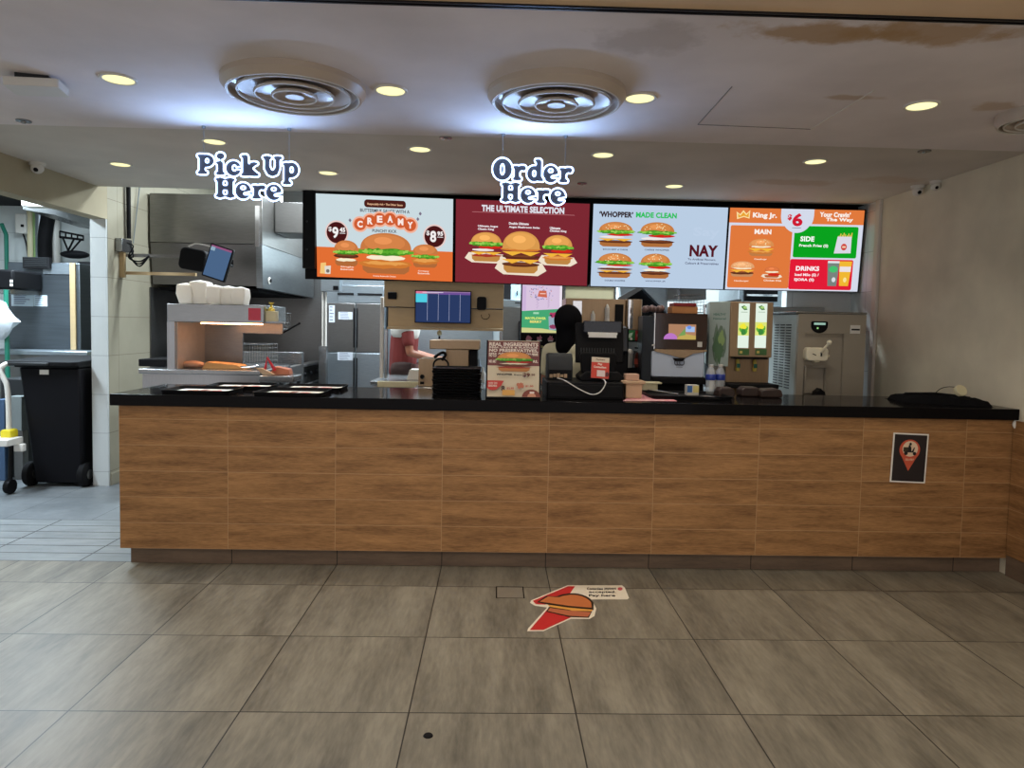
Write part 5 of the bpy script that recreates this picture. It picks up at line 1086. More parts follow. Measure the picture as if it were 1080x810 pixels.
# lit poster
YL = 5.745
x0, x1, z0, z1 = pb(550.5, 299.5, 592.5, 351, YL)
t = thing('light_box', 'backlit lilac and green drink poster in a slim steel frame', 'light box', ((x0+x1)/2, YL, z0))
m = MB(M_dgrey); m.box(x0-.012, x1+.012, YL, YL+.05, z0-.012, z1+.012); m.build('frame', t, .004)
m = MB(emit(rgb(220, 200, 225), 1)); A = Art(m, (x0, YL-.0005, z0), (1, 0, 0), (0, 0, 1), 1.0); w, h = x1-x0, z1-z0
A.rect(0, 0, w, h, (216, 196, 222)); A.poly([(0, h*.04), (w, 0), (w, h*.5), (0, h*.44)], (70, 165, 115)); A.poly([(0, 0), (w, 0), (w, h*.03), (w*.5, h*.09), (0, h*.10)], (205, 205, 140)); A.rect(w*.94, h*.02, w, h*.98, (236, 226, 238)); A.rect(0, h*.45, w*.1, h*.95, (205, 180, 218))
rnd = random.Random(4)
for k in range(46):
    an, r = rnd.uniform(0, 2*PI), rnd.gauss(.2, .05); A.rect(w*(.48+r*1.15*math.cos(an)), h*(.80+r*.55*math.sin(an)), w*(.48+r*1.15*math.cos(an))+.007, h*(.80+r*.55*math.sin(an))+.006, rnd.choice([(60, 80, 150), (200, 90, 70), (110, 130, 190), (80, 50, 110), (190, 190, 120)]))
A.poly([(w*.38, h*.74), (w*.62, h*.72), (w*.60, h*.86), (w*.42, h*.86)], (205, 105, 80)); A.rect(w*.44, h*.79, w*.58, h*.81, (240, 200, 190))
for k in range(12): A.rect(w*(.36+.02*(k % 3)), h*(.5+.02*k), w*(.37+.02*(k % 3)), h*(.512+.02*k), (120, 70, 150)); A.rect(w*(.64+.02*(k % 2)), h*(.52+.02*k), w*(.655+.02*(k % 2)), h*(.53+.02*k), (130, 80, 150))
A.text('MAYFLOWER', w*.08, h*.27, w*.52, h*.05, (225, 240, 120), .04); A.text('BERRY', w*.2, h*.20, w*.3, h*.05, (240, 225, 120), .04); A.rect(w*.28, h*.38, w*.42, h*.42, (160, 215, 180))
A.poly([(w*.68, h*.06), (w*.90, h*.06), (w*.92, h*.34), (w*.66, h*.34)], (150, 170, 185)); A.blob(w*.79, h*.13, w*.10, h*.05, (140, 60, 95), .15, 18, 1); A.blob(w*.80, h*.37, w*.11, h*.055, (170, 60, 100), .2, 18, 2); A.poly([(w*.68, h*.36), (w*.76, h*.33), (w*.74, h*.38)], (40, 40, 60))
m.build('lit_poster', t, smooth=False)
m = MB(M_blackm); q = pb(549, 352, 600, 368, YL+.02); m.box(q[0], q[1], YL+.02, YL+.3, q[2], q[3]); t = thing('cup_display', 'black shelf strip with small cup pictures under the lit poster', 'shelf', ((q[0]+q[1])/2, YL+.1, q[2])); m.build('strip', t)
m = MB(M_paper); A = Art(m, (q[0], YL+.02, q[2]), (1, 0, 0), (0, 0, 1)); w, h = q[1]-q[0], q[3]-q[2]
for k, f_ in enumerate((.17, .39, .62, .85)): A.blob(w*f_, h*.68, .022, .024, (190, 120, 140), .3, 14, k); A.rect(w*f_-.02, h*.5, w*f_+.02, h*.58, (205, 205, 205)); A.rect(w*f_-.033, h*.08, w*f_+.03, h*.22, (180, 176, 120))
m.build('cup_picture', t, smooth=False)
m = MB(M_steel); m.box(q[0]+.05, q[1], 5.64, 5.68, ZB+.001, q[2]-.001); m.build('support', t)
struct(MB(M_steeld).box(onY(550, 380, 5.75).x, onY(700, 380, 5.75).x, 5.76, 5.78, .1, onY(600, 368, 5.78).z), 'trim_9')
# framed cream window and rear duct hood
x0, x1, z0, z1 = pb(594, 300, 649.5, 340, 6.6); m = MB(M_cream); m.box(x0+.02, x1-.02, 6.61, 6.63, z0, z1-.02); t = thing('wall_board', 'cream board in a steel frame above the cup dispensers', 'board', ((x0+x1)/2, 6.6, z0)); m.build('board', t)
m = MB(M_steel); m.box(x0, x0+.02, 6.60, 6.64, 0.0, z1); m.box(x1-.02, x1, 6.60, 6.64, 0.0, z1); m.box(x0+.02, x1-.02, 6.60, 6.64, z1-.02, z1); m.build('frame', t)
t = thing('rear_hood', 'angled stainless hood with a pale slanted side above the drinks station', 'hood', onY(690, 310, 6.6))
m = MB(M_blackm); vpx(m, [(651, 322), (668, 309), (676, 303), (703, 322), (703, 345), (651, 345)], 6.78, .6); m.build('dark_underside', t)
m = MB(M_steelb); vpx(m, [(652, 288), (704, 288), (704, 330), (675, 301), (655, 314)], 6.66, .10); m.build('pale_side', t)
m = MB(M_steeld); vpx(m, [(704, 285), (745, 285), (745, 316), (704, 316)], 6.6, .6); m.build('front_face', t, .004)
m = MB(M_steeld); vpx(m, [(652, 314), (676, 301), (679, 304), (655, 319)], 6.62, .05); m.build('lower_lip', t)
m = MB(M_chrome); vpx(m, [(715, 285), (717, 285), (717, 316), (715, 316)], 6.57, .03); m.build('seam', t)
# cup dispensers
YC = 5.42
x0, x1, z0, z1 = pb(597, 315, 660, 343.5, YC); t = thing('cup_dispenser', 'brownish steel cup dispenser cabinet with stacks of cups in its front', 'cup dispenser', ((x0+x1)/2, YC, z0))
m = MB(M_tanbox); m.box(x0, x1, YC+.02, YC+.32, z0, z1); m.build('cabinet', t, .004)
m = MB(M_steel); m.box(x0, x1, YC-.02, YC+.02, z0-.014, z0-.0005); m.build('front_lip', t); 
m = MB(M_chrome); q = pb(604, 317, 614, 340, YC); m.box(q[0], q[1], YC+.003, YC+.02, q[2], q[3]); m.build('end_panel', t, .003)
m = MB(M_blackm); q = pb(649, 321, 657.5, 342, YC); m.box(q[0], q[1], YC+.004, YC+.02, q[2], q[3]); m.build('dark_slot', t)
m = MB(M_steeld); m.box(x0+.02, x0+.05, YC+.1, YC+.2, ZB+.001, z0); m.box(x1-.05, x1-.02, YC+.1, YC+.2, ZB+.001, z0); m.build('post', t)
def cups(u, v0, w_, label):
    q = onY(u, v0, YC); zt_ = q.z; n_ = int((zt_-z0)/.013); t_ = MB(M_white); r_ = w_
    prof = [(0, z0)]
    for k in range(n_): prof += [(r_*.9, z0+k*.013), (r_, z0+k*.013+.009), (r_, z0+k*.013+.012)]
    prof += [(r_*.8, z0+n_*.013), (r_*.45, z0+n_*.013+.02), (0, z0+n_*.013+.03)]
    t_.lathe(prof, (q.x, YC-.0+.018-r_, 0), 18); tag(t_.build('paper_cup_stack'), label, 'cups', 'cup stacks in the dispenser')
cups(625.5, 331, .018, 'short stack of white cups in the cup dispenser'); cups(640.5, 324, .020, 'tall stack of white cups in the cup dispenser, beside the dark slot')
x0, x1, z0, z1 = pb(660.5, 315.5, 678, 348, YC); t = thing('tall_cup_tube', 'tall steel cup tube right of the cup dispenser', 'cup dispenser', ((x0+x1)/2, YC, z0)); m = MB(M_tanbox); m.rbox(x0+.002, x1, YC+.02, YC+.3, z0, z1, .02); m.build('housing', t, .003)
m = MB(M_chrome); m.rbox(x0+.012, x0+.055, YC-.0, YC+.02, z0+.01, z1-.005, .012); m.build('cup_channel', t)
x0, x1, z0, z1 = pb(660, 348.5, 679, 359, YC); t = thing('promo_card', 'green and red promotional card strip under the tall cup tube', 'sign', ((x0+x1)/2, YC, z0)); m = MB(M_black); m.box(x0, x1, YC+.0, YC+.25, z0-.012, z1); m.build('shelf_edge', t)
m = MB(M_paper); A = Art(m, (x0, YC, z0), (1, 0, 0), (0, 0, 1)); w, h = x1-x0, z1-z0; A.rect(0, 0, w*.52, h, (50, 130, 70)); A.rect(w*.52, 0, w, h, (205, 60, 60)); A.poly([(w*.1, h*.2), (w*.3, h*.3), (w*.4, h*.8), (w*.2, h*.7)], (200, 225, 200)); A.text('NEW', w*.62, h*.35, w*.3, h*.3, (240, 215, 210), .05); A.ell(w*.3, h*.15, .01, .01, (235, 225, 215)); A.ell(w*.82, h*.15, .01, .01, (235, 225, 215)); m.build('card', t, smooth=False)
# soda fountain body (black) under the dispenser
x0, x1, z0, z1 = pb(604, 345, 664, 402, 5.0); t = thing('soda_fountain', 'large black soda fountain standing behind the till', 'drinks machine', ((x0+x1)/2, 5.2, ZB))
m = MB(M_black); m.box(x0+.02, x1, 5.04, 5.40, ZB+.001, z1-.002); m.build('body', t, .01)
m = MB(flat('fountain_panel', (.03, .035, .045), .2)); m.prism([(4.99, z1-.17), (5.04, z1-.2), (5.04, z1-.01), (5.02, z1-.01)], 'x', x0+.0, x1-.02); m.build('front_panel', t)
# left tall cup on shelf
zs = onY(667, 388, 5.3).z
m = MB(M_blackm); x0, x1, _a, _b = pb(657, 388, 679, 392, 5.3); m.box(x0, x1, 5.25, 5.5, ZB+.001, zs); tag(m.build('black_stand', None, .004), 'low black stand carrying the white cup and the sauce bottle', 'stand')
p = onY(663, 380, 5.33); m = MB(M_white); m.lathe([(0, 0), (.028, 0), (.035, .11), (.038, .112), (.038, .12), (.024, .14), (0, .145)], (p.x, 5.33, zs+.001), 24); tag(m.build('paper_cup'), 'white lidded paper cup left of the drinks machine', 'cup')
p = onY(673, 380, 5.34); t = thing('sauce_bottle', 'brown bottle with a pump and a red label beside the white cup', 'bottle', (p.x, 5.34, zs)); m = MB(flat('brown_sauce', rgb(96, 44, 34), .35)); m.lathe([(0, 0), (.026, 0), (.028, .01), (.027, .10), (.010, .12), (0, .12)], (p.x, 5.34, zs+.001), 20); m.build('body', t)
m = MB(M_black); m.tube([(p.x, 5.34, zs+.12), (p.x, 5.34, zs+.19)], .005, 6); m.tube([(p.x-.03, 5.34, zs+.155), (p.x+.02, 5.34, zs+.15)], .006, 6); m.build('pump', t); m = MB(ink(rgb(205, 90, 70))); m.lathe([(.0285, .03), (.0292, .03), (.0292, .07), (.0285, .07)], (p.x, 5.34, zs), 20); m.build('label_band', t)
# ---- drinks machine with screen
YD = 4.95
x0, x1, z0, z1 = pb(690.5, 330.5, 745.5, 404, YD); xs0 = onY(677, 350, YD+.45).x
t = thing('touch_drinks_machine', 'dark touchscreen drinks machine with a pale blue lower front', 'drinks machine', ((x0+x1)/2, YD+.2, ZB))
zf = onY(718, 368.5, YD).z; zl_ = onY(718, 397.5, YD).z
m = MB(M_blackm); m.prism([(x0+.012, YD+.03), (x1-.006, YD+.03), (x1+.08, YD+.46), (x0+.06, YD+.46)], 'z', ZB+.001, z1-.004); m.build('cabinet', t, .004)
m = MB(flat('side_panel_black', (.035, .04, .05), .4)); q0 = onY(677.5, 350, YD+.1).x; m.prism([(q0, YD+.10), (x0+.011, YD+.03), (x0+.011, YD+.44), (q0+.04, YD+.46)], 'z', ZB+.001, onY(684, 333, YD+.08).z); m.build('side_panel', t, .003)
m = MB(flat('dark_brown_gloss', rgb(48, 20, 16), .08, 0, .2, 3)); m.rbox(x0, x1, YD, YD+.028, zf, z1, .012, 4, 'y'); m.build('upper_door', t, .003)
m = MB(M_chrome); m.box(x0-.006, x0-.0005, YD+.003, YD+.03, zf, z1); m.build('door_edge', t)
m = MB(M_tanbox); q = pb(690, 368.5, 745, 376, YD); m.prism([(x0, zf-.001), (x0, zf-.018), (x0+.12, zf-.045), (x0+.18, zf-.062), (x0+.22, zf-.062), (x0+.28, zf-.03), (x1, zf-.014), (x1, zf-.001)], 'y', YD-.01, YD+.03); m.build('dispensing_lip', t, .003)
m = MB(flat('pale_blue_door', rgb(205, 217, 236), .35, 0, .04)); m.rbox(x0-.018, x1-.018, YD+.0, YD+.028, zl_, zf-.016, .01, 4, 'y')
m.build('lower_door', t, .003)
m = MB(M_black); m.prism([(x0+.13, zf-.064), (x0+.22, zf-.064), (x0+.2, zf-.085), (x0+.15, zf-.085)], 'y', YD-.02, YD-.0005); m.build('nozzle', t, .002)
m = MB(M_blackm); m.box(x0-.018, x1-.01, YD-.05, YD+.03, zl_-.05, zl_-.001); m.build('drip_tray', t, .006)
m = MB(emit(rgb(170, 140, 120), 1)); q = pb(705, 342, 734, 358, YD); A = Art(m, (q[0], YD-.0005, q[2]), (1, 0, 0), (0, 0, 1), .95); w, h = q[1]-q[0], q[3]-q[2]
A.rect(0, 0, w, h, (178, 132, 100)); A.ell(w*.08, 0, w*.25, h*.4, (190, 120, 200), 0, PI); A.poly([(w*.3, 0), (w*.5, h*.5), (w*.66, h*.35), (w, h*.25), (w, 0)], (196, 170, 90)); A.poly([(w*.35, h*.2), (w*.6, h*.75), (w*.62, h*.3)], (120, 160, 90)); A.rect(w*.62, h*.5, w*.95, h*.85, (170, 195, 235), .004); A.ell(w*.75, h*.8, w*.08, h*.12, (110, 150, 230)); m.build('display', t, smooth=False)
m = MB(M_white); q = pb(735.5, 360.5, 740.5, 366, YD); m.box(q[0], q[1], YD-.001, YD-.0002, q[2], q[3]); m.build('white_sticker', t, smooth=False)
m = MB(M_paper); A = Art(m, ((x0+x1)/2-.06, YD-.0005, (zl_+zf)/2-.04), (1, 0, 0), (0, 0, 1))
for k in range(3): A.ell(.035+.018*k, .045, .020, .024, (90, 96, 112)); A.ell(.035+.018*k, .045, .014, .018, (178, 192, 212))
A.rect(.02, .028, .085, .032, (90, 96, 112)); A.rect(.03, .010, .075, .014, (90, 96, 112)); m.build('cup_emblem', t, smooth=False)
m = MB(M_white); q = onY(687.5, 364, YD); m.tube([(x0-.02, YD-.01, q.z), (x0-.002, YD+.01, q.z+.0)], .006, 8); m.build('side_latch', t)
# things on the drinks machine
zt_ = onY(718, 330.5, YD).z
q = pb(709, 319, 736, 331, YD+.06); t = thing('orange_carton', 'orange carton with a red lid on top of the drinks machine', 'box', ((q[0]+q[1])/2, YD+.1, zt_)); m = MB(flat('orange_card', rgb(206, 140, 84), .7)); m.box(q[0], q[1], YD+.06, YD+.2, zt_+.001, zt_+.052); m.build('carton', t, .003)
m = MB(flat('red_lid', rgb(150, 28, 30), .5)); m.box(q[0]+.01, q[1]-.012, YD+.055, YD+.19, zt_+.053, zt_+.077); m.build('lid', t, .003)
q = pb(680, 321, 705, 331, YD+.1)
for k in range(6):
    m = MB(flat('bag_plastic', rgb(120, 96, 92), .3, 0, .3)); xx = q[0]+.012+k*.027; m.ball((xx, YD+.16+.03*(k % 2), zt_+.028+.004*(k % 3)), .022, .04, .027, 10, 8); tag(m.build('snack_packet'), 'crumpled brown plastic packet on the drinks machine, %s from the left' % ['first', 'second', 'third', 'fourth', 'fifth', 'sixth'][k], 'packet', 'crumpled packets on the drinks machine')
basket(717, 311, 742, 329.5, YD+.26, .18, 'wire basket standing at the back on top of the drinks machine', None, M_steel)
# ---- tea dispenser with lit pictures
YE_ = 4.95
x0, x1, z0, z1 = pb(770, 318.5, 815, 377, YE_); xb = onY(745, 340, YE_+.5).x
t = thing('tea_dispenser', 'tan drinks dispenser with two tall backlit green and yellow pictures', 'drinks machine', ((x0+x1)/2, YE_+.25, ZB))
m = MB(M_tanbox); m.box(x0, x1, YE_, YE_+.06, z0, z1); m.build('front_case', t, .006)
m = MB(flat('pale_side', rgb(168, 182, 176), .35)); xq = onY(748, 340, YE_+.10).x; m.prism([(xq, YE_+.10), (x0-.001, YE_+.01), (x0-.001, YE_+.5), (xq+.10, YE_+.5)], 'z', z0-.07, z1); sd_ = m.build('side_case', t, .003)
m = MB(M_steel); U = Vector((x0-xq, -.09, 0)); A = Art(m, Vector((xq, YE_+.0985, z0-.07)), U, (0, 0, 1)); w = U.length
A.blob(w*.55, .17, w*.34, .13, (110, 130, 110), .2, 24, 3); A.blob(w*.5, .13, w*.24, .09, (86, 118, 84), .3, 24, 4); A.blob(w*.62, .2, w*.14, .05, (150, 176, 110), .3, 20, 6); A.text('HEALTHY', w*.2, .37, w*.6, .016, (84, 130, 110), .03); A.text('Natural', w*.2, .34, w*.6, .014, (84, 130, 110), .03); m.build('leaf_print', t, smooth=False)
m = MB(M_tanbox); m.box(x0+.02, x1+.03, YE_+.12, YE_+.5, ZB+.001, z0-.002); m.build('lower_case', t, .004)
for (u0, u1) in ((778.5, 790), (796.5, 808.5)):
    q = pb(u0, 320, u1, 367, YE_); m = MB(emit(rgb(230, 240, 225), 1)); A = Art(m, (q[0], YE_-.0008, q[2]), (1, 0, 0), (0, 0, 1), 1.05); w, h = q[1]-q[0], q[3]-q[2]
    A.rect(0, 0, w, h, (222, 236, 222)); A.rect(0, h*.28, w, h*.58, (214, 222, 120)); A.blob(w*.5, h*.42, w*.38, h*.10, (90, 170, 60), .2, 22, 5); A.blob(w*.45, h*.48, w*.3, h*.06, (235, 225, 60), .2, 20, 6); A.ell(w*.5, h*.36, w*.22, h*.07, (60, 130, 60)); A.poly([(w*.2, h*.92), (w*.5, h*.96), (w*.8, h*.86), (w*.5, h*.85)], (50, 110, 50)); A.ell(w*.55, h*.91, w*.18, h*.03, (160, 200, 120)); A.rect(w*.2, h*.8, w*.8, h*.81, (120, 150, 120))
    m.build('lit_picture', t, smooth=False)
    q2 = pb(u0, 368, u1, 374.5, YE_); m = MB(ink(rgb(70, 110, 60))); m.box(q2[0], q2[1], YE_-.002, YE_-.0003, q2[2], q2[3]); m.mat(ink(rgb(210, 190, 100))).box(q2[0]+.01, q2[0]+.03, YE_-.003, YE_-.002, q2[2]+.012, q2[2]+.03); m.build('name_plate', t, smooth=False)
    xm = (q[0]+q[1])/2; m = MB(M_mustard); m.lathe([(0, 0), (.014, 0), (.016, .02), (.010, .04), (.014, .06), (.010, .09), (0, .09)], (xm, YE_+.09, z0-.105), 16); m.mat(M_blackm).box(xm-.02, xm+.02, YE_+.06, YE_+.11, z0-.016, z0-.001); m.mat(M_green).box(xm-.012, xm+.012, YE_+.07, YE_+.076, z0-.08, z0-.05); m.build('tap', t)
m = MB(M_blackm); q = pb(763, 396, 812, 403, YE_-.05); m.box(x0-.02, x1+.03, YE_-.08, YE_+.11, ZB+.06, ZB+.09); m.build('drip_tray', t, .006)
m = MB(M_black); m.box(x0+.03, x1-.03, YE_-.01, YE_+.05, z0-.012, z0-.001); m.build('bottom_strip', t)
# ---- soft-serve machine
YS_ = 4.98
x0, x1, z0, z1 = pb(843.5, 331, 912, 420, YS_); x1 = min(x1, 2.76)
xq = onY(812, 380, YS_+.48).x
t = thing('soft_serve_machine', 'tall grey soft-serve ice cream machine with louvred side', 'ice cream machine', ((x0+x1)/2, YS_+.25, 0))
M_gpanel = flat('soft_serve_front', rgb(158, 150, 136), .38, .25, .05, 4); M_gside = flat('soft_serve_side', rgb(160, 168, 166), .4, .3)
m = MB(M_gside); m.prism([(x0-.02, YS_+.03), (x1, YS_+.03), (x1, YS_+.52), (xq+.01, YS_+.52)], 'z', .12, z1-.004); m.build('side_case', t, .006)
m = MB(M_steel); m.prism([(x0-.04, YS_-.0), (x1+.005, YS_-.0), (x1+.005, YS_+.54), (xq, YS_+.54)], 'z', z1-.003, z1+.015); m.build('top_cover', t, .004)
m = MB(M_gpanel); hz0 = onY(870, 352, YS_).z; xr = onY(889, 380, YS_).x; xl = onY(848, 380, YS_).x
m.rbox(x0-.018, x1, YS_, YS_+.03, hz0, z1-.004, .008, 3, 'y'); m.box(x0-.018, xl, YS_, YS_+.03, .15, hz0-.0005); m.box(xr, x1, YS_, YS_+.03, .15, hz0-.0005); m.box(xl, xr, YS_+.022, YS_+.03, .15, hz0-.0005); m.build('front_panel', t)
m = MB(M_black); p = onY(864, 345, YS_); m.M = Matrix.Translation((p.x, YS_, p.z+.012)); m.prism([(.062*math.cos(a_), .056*math.sin(a_)) for a_ in [PI+PI*i/14 for i in range(15)]]+[(.062, .022), (.055, .030), (-.055, .030), (-.062, .022)], 'y', -.006, 0); cpn = m.build('control_panel', t, .002)
m = MB(emit(rgb(150, 185, 170), 1)); m.M = Matrix.Translation((p.x, YS_, p.z+.012)); m.box(-.042, .042, -.0085, -.0062, .004, .020); m.mat(emit(rgb(150, 215, 130), 1)).box(-.02, -.008, -.0075, -.0062, -.026, -.014); m.build('lit_display', t, smooth=False)
q = pb(896.5, 343, 907, 352, YS_); m = MB(M_white); m.box(q[0], q[1], YS_-.004, YS_-.0002, q[2], q[3]); m.mat(M_black).box(q[0]+.008, q[1]-.004, YS_-.006, YS_-.004, q[2]+.024, q[2]+.036); m.build('maker_plate', t, .001)
# dispensing head
c = onY(859.5, 374, YS_); m = MB(flat('cream_enamel', rgb(236, 228, 202), .35)); m.rbox(c.x-.088, c.x+.072, YS_-.06, YS_+.021, c.z-.044, c.z+.052, .026, 5, 'y'); m.prism([(c.x-.03, c.z-.04), (c.x+.02, c.z-.04), (c.x+.012, c.z-.056), (c.x-.022, c.z-.056)], 'y', YS_-.05, YS_); hd_ = m.build('dispensing_head', t, .006)
m = MB(flat('cream_enamel', rgb(236, 228, 202), .35)); m.tube([(c.x+.012, YS_-.065, c.z+.02), (c.x+.05, YS_-.10, c.z+.085)], [.010, .008], 10); m.ball((c.x+.052, YS_-.102, c.z+.092), .018); m.ball((c.x+.078, YS_-.04, c.z-.006), .012); m.tube([(c.x+.05, YS_-.04, c.z-.006), (c.x+.078, YS_-.04, c.z-.006)], .006, 8); m.build('lever', t)
m = MB(M_black); m.tube([(c.x+.018, YS_-.062, c.z-.01), (c.x+.018, YS_-.062, c.z+.016)], .006, 8); m.tube([(c.x-.045, YS_-.061, c.z+.008), (c.x-.02, YS_-.061, c.z-.002)], .003, 6); m.build('spring_pin', t)
q = pb(848, 386, 871, 414, YS_); m = MB(M_gpanel); 
for (xa, xb_) in ((q[0], q[0]+.008), (q[1]-.008, q[1])): m.box(xa, xb_, YS_-.012, YS_+.021, q[2], q[3])
m.box(q[0]+.008, q[1]-.008, YS_-.012, YS_+.021, q[3]-.012, q[3]); m.box(q[0]-.005, q[1]+.005, YS_-.02, YS_+.021, q[2]-.004, q[2]); m.build('drip_recess', t, .003)
p = onY(864, 413, YS_-.06); m = MB(M_black); m.prism([(p.x-.035, p.z-.03), (p.x+.035, p.z-.03), (p.x+.03, p.z+.0), (p.x+.006, p.z+.016), (p.x, p.z+.026), (p.x-.008, p.z+.014), (p.x-.03, p.z)], 'y', YS_-.09, YS_-.015); m.build('star_nozzle', t, .003)
# louvres on the side
dirv = Vector((xq+.01-(x0-.02), .49, 0)); Ln = dirv.length; dirv.normalize(); nrm = Vector((-dirv.y, dirv.x, 0))
if nrm.x > 0: nrm = -nrm
m = MB(M_dgrey)
for k in range(24):
    for (f0, f1) in ((.18, .36), (.42, .58), (.64, .80)):
        zz = z1-.09-k*.0205; A0 = Vector((x0-.02, YS_+.03, zz))+dirv*Ln*f0; B0 = Vector((x0-.02, YS_+.03, zz))+dirv*Ln*f1
        o1, o2 = nrm*.001, nrm*.006
        m.add([A0+o1, B0+o1, B0+o2+Vector((0, 0, .007)), A0+o2+Vector((0, 0, .007)), A0+o1+Vector((0, 0, .009)), B0+o1+Vector((0, 0, .009))], [(0, 1, 2, 3), (3, 2, 5, 4), (0, 3, 4), (1, 5, 2), (0, 4, 5, 1)])
m.build('louvres', t, smooth=False)
for xx in (x0+.06, x1-.06): MB(M_black).lathe([(0, 0), (.03, 0), (.03, .12), (0, .12)], (xx, YS_+.25, 0), 14).build('foot', t)
# rear shelves behind the tea dispenser
t = thing('rear_oven', 'steel framed rear equipment with a wide dark slot above the tea dispenser', 'oven', onY(805, 312, 6.4))
x0, x1, z0, z1 = pb(780, 300, 826, 319, 6.4); m = MB(M_steelb); m.box(x0, x1, 6.42, 7.0, 0, z1); m.build('housing', t, .004)
m = MB(M_blackm); m.box(x0+.05, x1-.05, 6.40, 6.42, z0+.01, z1-.03); m.build('dark_slot', t); m = MB(M_chrome); m.box(x0+.06, x1-.06, 6.37, 6.40, z0+.055, z0+.075); m.build('slot_tray', t, .003)
t = thing('rear_shelf', 'steel bar shelf sloping behind the drinks machines', 'shelf', onY(765, 320, 6.2)); m = MB(M_steel); 
q0, q1 = onY(745, 321, 6.2), onY(782, 315, 6.2); m.prism([(q0.x, q0.z-.03), (q1.x, q1.z-.03), (q1.x, q1.z), (q0.x, q0.z)], 'y', 6.2, 6.3); m.build('bar', t)
m = MB(M_chrome); m.tube([(q0.x+.005, 6.25, 0), (q0.x+.005, 6.25, q0.z)], .014, 8); m.tube([(q1.x-.02, 6.25, 0), (q1.x-.02, 6.25, q1.z-.03)], .014, 8); m.build('post', t)
for k, u in enumerate((831, 836)):
    q = onY(u, 320, 6.1); m = MB(M_steelb); m.box(q.x-.015, q.x+.015, 6.1, 6.14, 0, 3.04); tag(m.build('steel_upright'), ['left', 'right'][k]+' one of two thin steel uprights left of the soft-serve machine', 'post', 'thin steel uprights')
x0, x1, z0, z1 = pb(815, 324, 870, 338, 5.66); m = MB(M_steelb); m.box(x0, x1, 5.66, 5.76, .0, z1); tag(m.build('steel_cabinet', None, .006), 'pale steel cabinet top showing behind the soft-serve machine', 'cabinet')
# generic kitchen mass far back
x0, x1, z0, z1 = pb(600, 330, 845, 420, 7.3); m = MB(M_steeld); m.box(x0, min(x1, 2.4), 7.45, 7.95, 0, 1.55); tag(m.build('rear_cabinet', None, .006), 'long dull steel cabinet along the far kitchen wall', 'cabinet')
# ================================================================== LEFT CORRIDOR
# wheelie bin
YBn = 5.62
xb0, xb1 = onY(22, 440, YBn).x-.01, onY(90, 440, YBn).x-.045
ztop = onY(55, 380, YBn).z
t = thing('wheelie_bin', 'tall black wheelie bin standing beside the tiled wall end', 'bin', ((xb0+xb1)/2, YBn+.3, 0))
m = MB(flat('bin_plastic', (.006, .006, .008), .5, 0, .1, 14, .12)); w0 = .055
m.add([(xb0+w0+.02, YBn+.06, .03), (xb1-.02, YBn+.06, .03), (xb1-.02, YBn+.50, .03), (xb0+w0+.02, YBn+.50, .03), (xb0, YBn, ztop-.06), (xb1, YBn, ztop-.06), (xb1, YBn+.62, ztop-.06), (xb0, YBn+.62, ztop-.06)],
      [(0, 3, 2, 1), (4, 5, 6, 7), (0, 1, 5, 4), (1, 2, 6, 5), (2, 3, 7, 6), (3, 0, 4, 7)]); m.build('body', t, .015)
m = MB(M_black); m.box(xb0-.025, xb1+.01, YBn-.02, YBn+.64, ztop-.059, ztop-.03); m.build('rim', t, .008)
m = MB(M_blackm); m.M = Matrix.Translation((xb0, YBn+.64, ztop-.02)) @ Matrix.Rotation(.03, 4, 'X') @ Matrix.Translation((-xb0, -YBn-.64, -ztop+.02)); m.rbox(xb0-.10, xb1+.01, YBn-.06, YBn+.64, ztop-.024, ztop+.012, .04); m.mat(M_dgrey).box(xb0-.09, xb1-.2, YBn-.075, YBn-.055, ztop-.02, ztop+.004); m.build('lid', t, .006)
m = MB(M_paper); q = pb(42, 390, 51.5, 395, YBn); m.box(q[0], q[1], YBn-.004, YBn+.002, q[2], q[3]); m.build('white_label', t)
for xx, sgn in ((onY(23, 490, YBn-.02).x, -1), (onY(83, 490, YBn).x, 1)):
    m = MB(M_blackm); m.lathe([(0, -.03), (.085, -.03), (.1, -.02), (.1, .02), (.085, .03), (0, .03)], (xx, YBn+.10, .1), 32, 'x'); wl = m.build('wheel', t)
    m = MB(M_steeld); m.lathe([(0, -.034), (.04, -.033), (.04, .033), (0, .034)], (xx, YBn+.10, .1), 20, 'x'); m.build('hub', wl)
m = MB(M_black); m.tube([(xb0+.0, YBn+.10, .1), (xb1-.0, YBn+.10, .1)], .012, 8); m.build('axle', t)
# trolley
Yt_ = 5.5
t = thing('push_trolley', 'white tube-handled trolley with a yellow clip left of the bin', 'trolley', onY(8, 505, Yt_))
hp = [onY(-12, 392, Yt_+.1), onY(-4, 386, Yt_), onY(6, 384.5, Yt_), onY(12, 388, Yt_-.02) if False else onY(2, 384.5, Yt_)]
m = MB(M_white); m.tube(spline([onY(14, 384.5, Yt_+.3), onY(6, 384, Yt_+.05), onY(0, 390, Yt_), onY(4, 399, Yt_), onY(7.5, 408, Yt_), onY(9, 430, Yt_), onY(9.5, 458, Yt_)]), .019, 12); m.build('handle', t)
m = MB(M_yel); q = pb(2, 453, 13, 464, Yt_-.03); m.rbox(q[0], q[1], Yt_-.05, Yt_+.04, q[2], q[3], .02, 4, 'y'); m.build('yellow_clip', t, .006)
m = MB(M_white); q = pb(-30, 461, 27, 468, Yt_-.03); m.box(q[0], q[1]-.05, Yt_-.16, Yt_+.02, q[2], q[3]); q2 = pb(16, 468, 26, 476, Yt_-.03); m.box(q2[0], q2[1], Yt_-.05, Yt_-.01, q2[2], q2[3]); m.build('platform', t, .006)
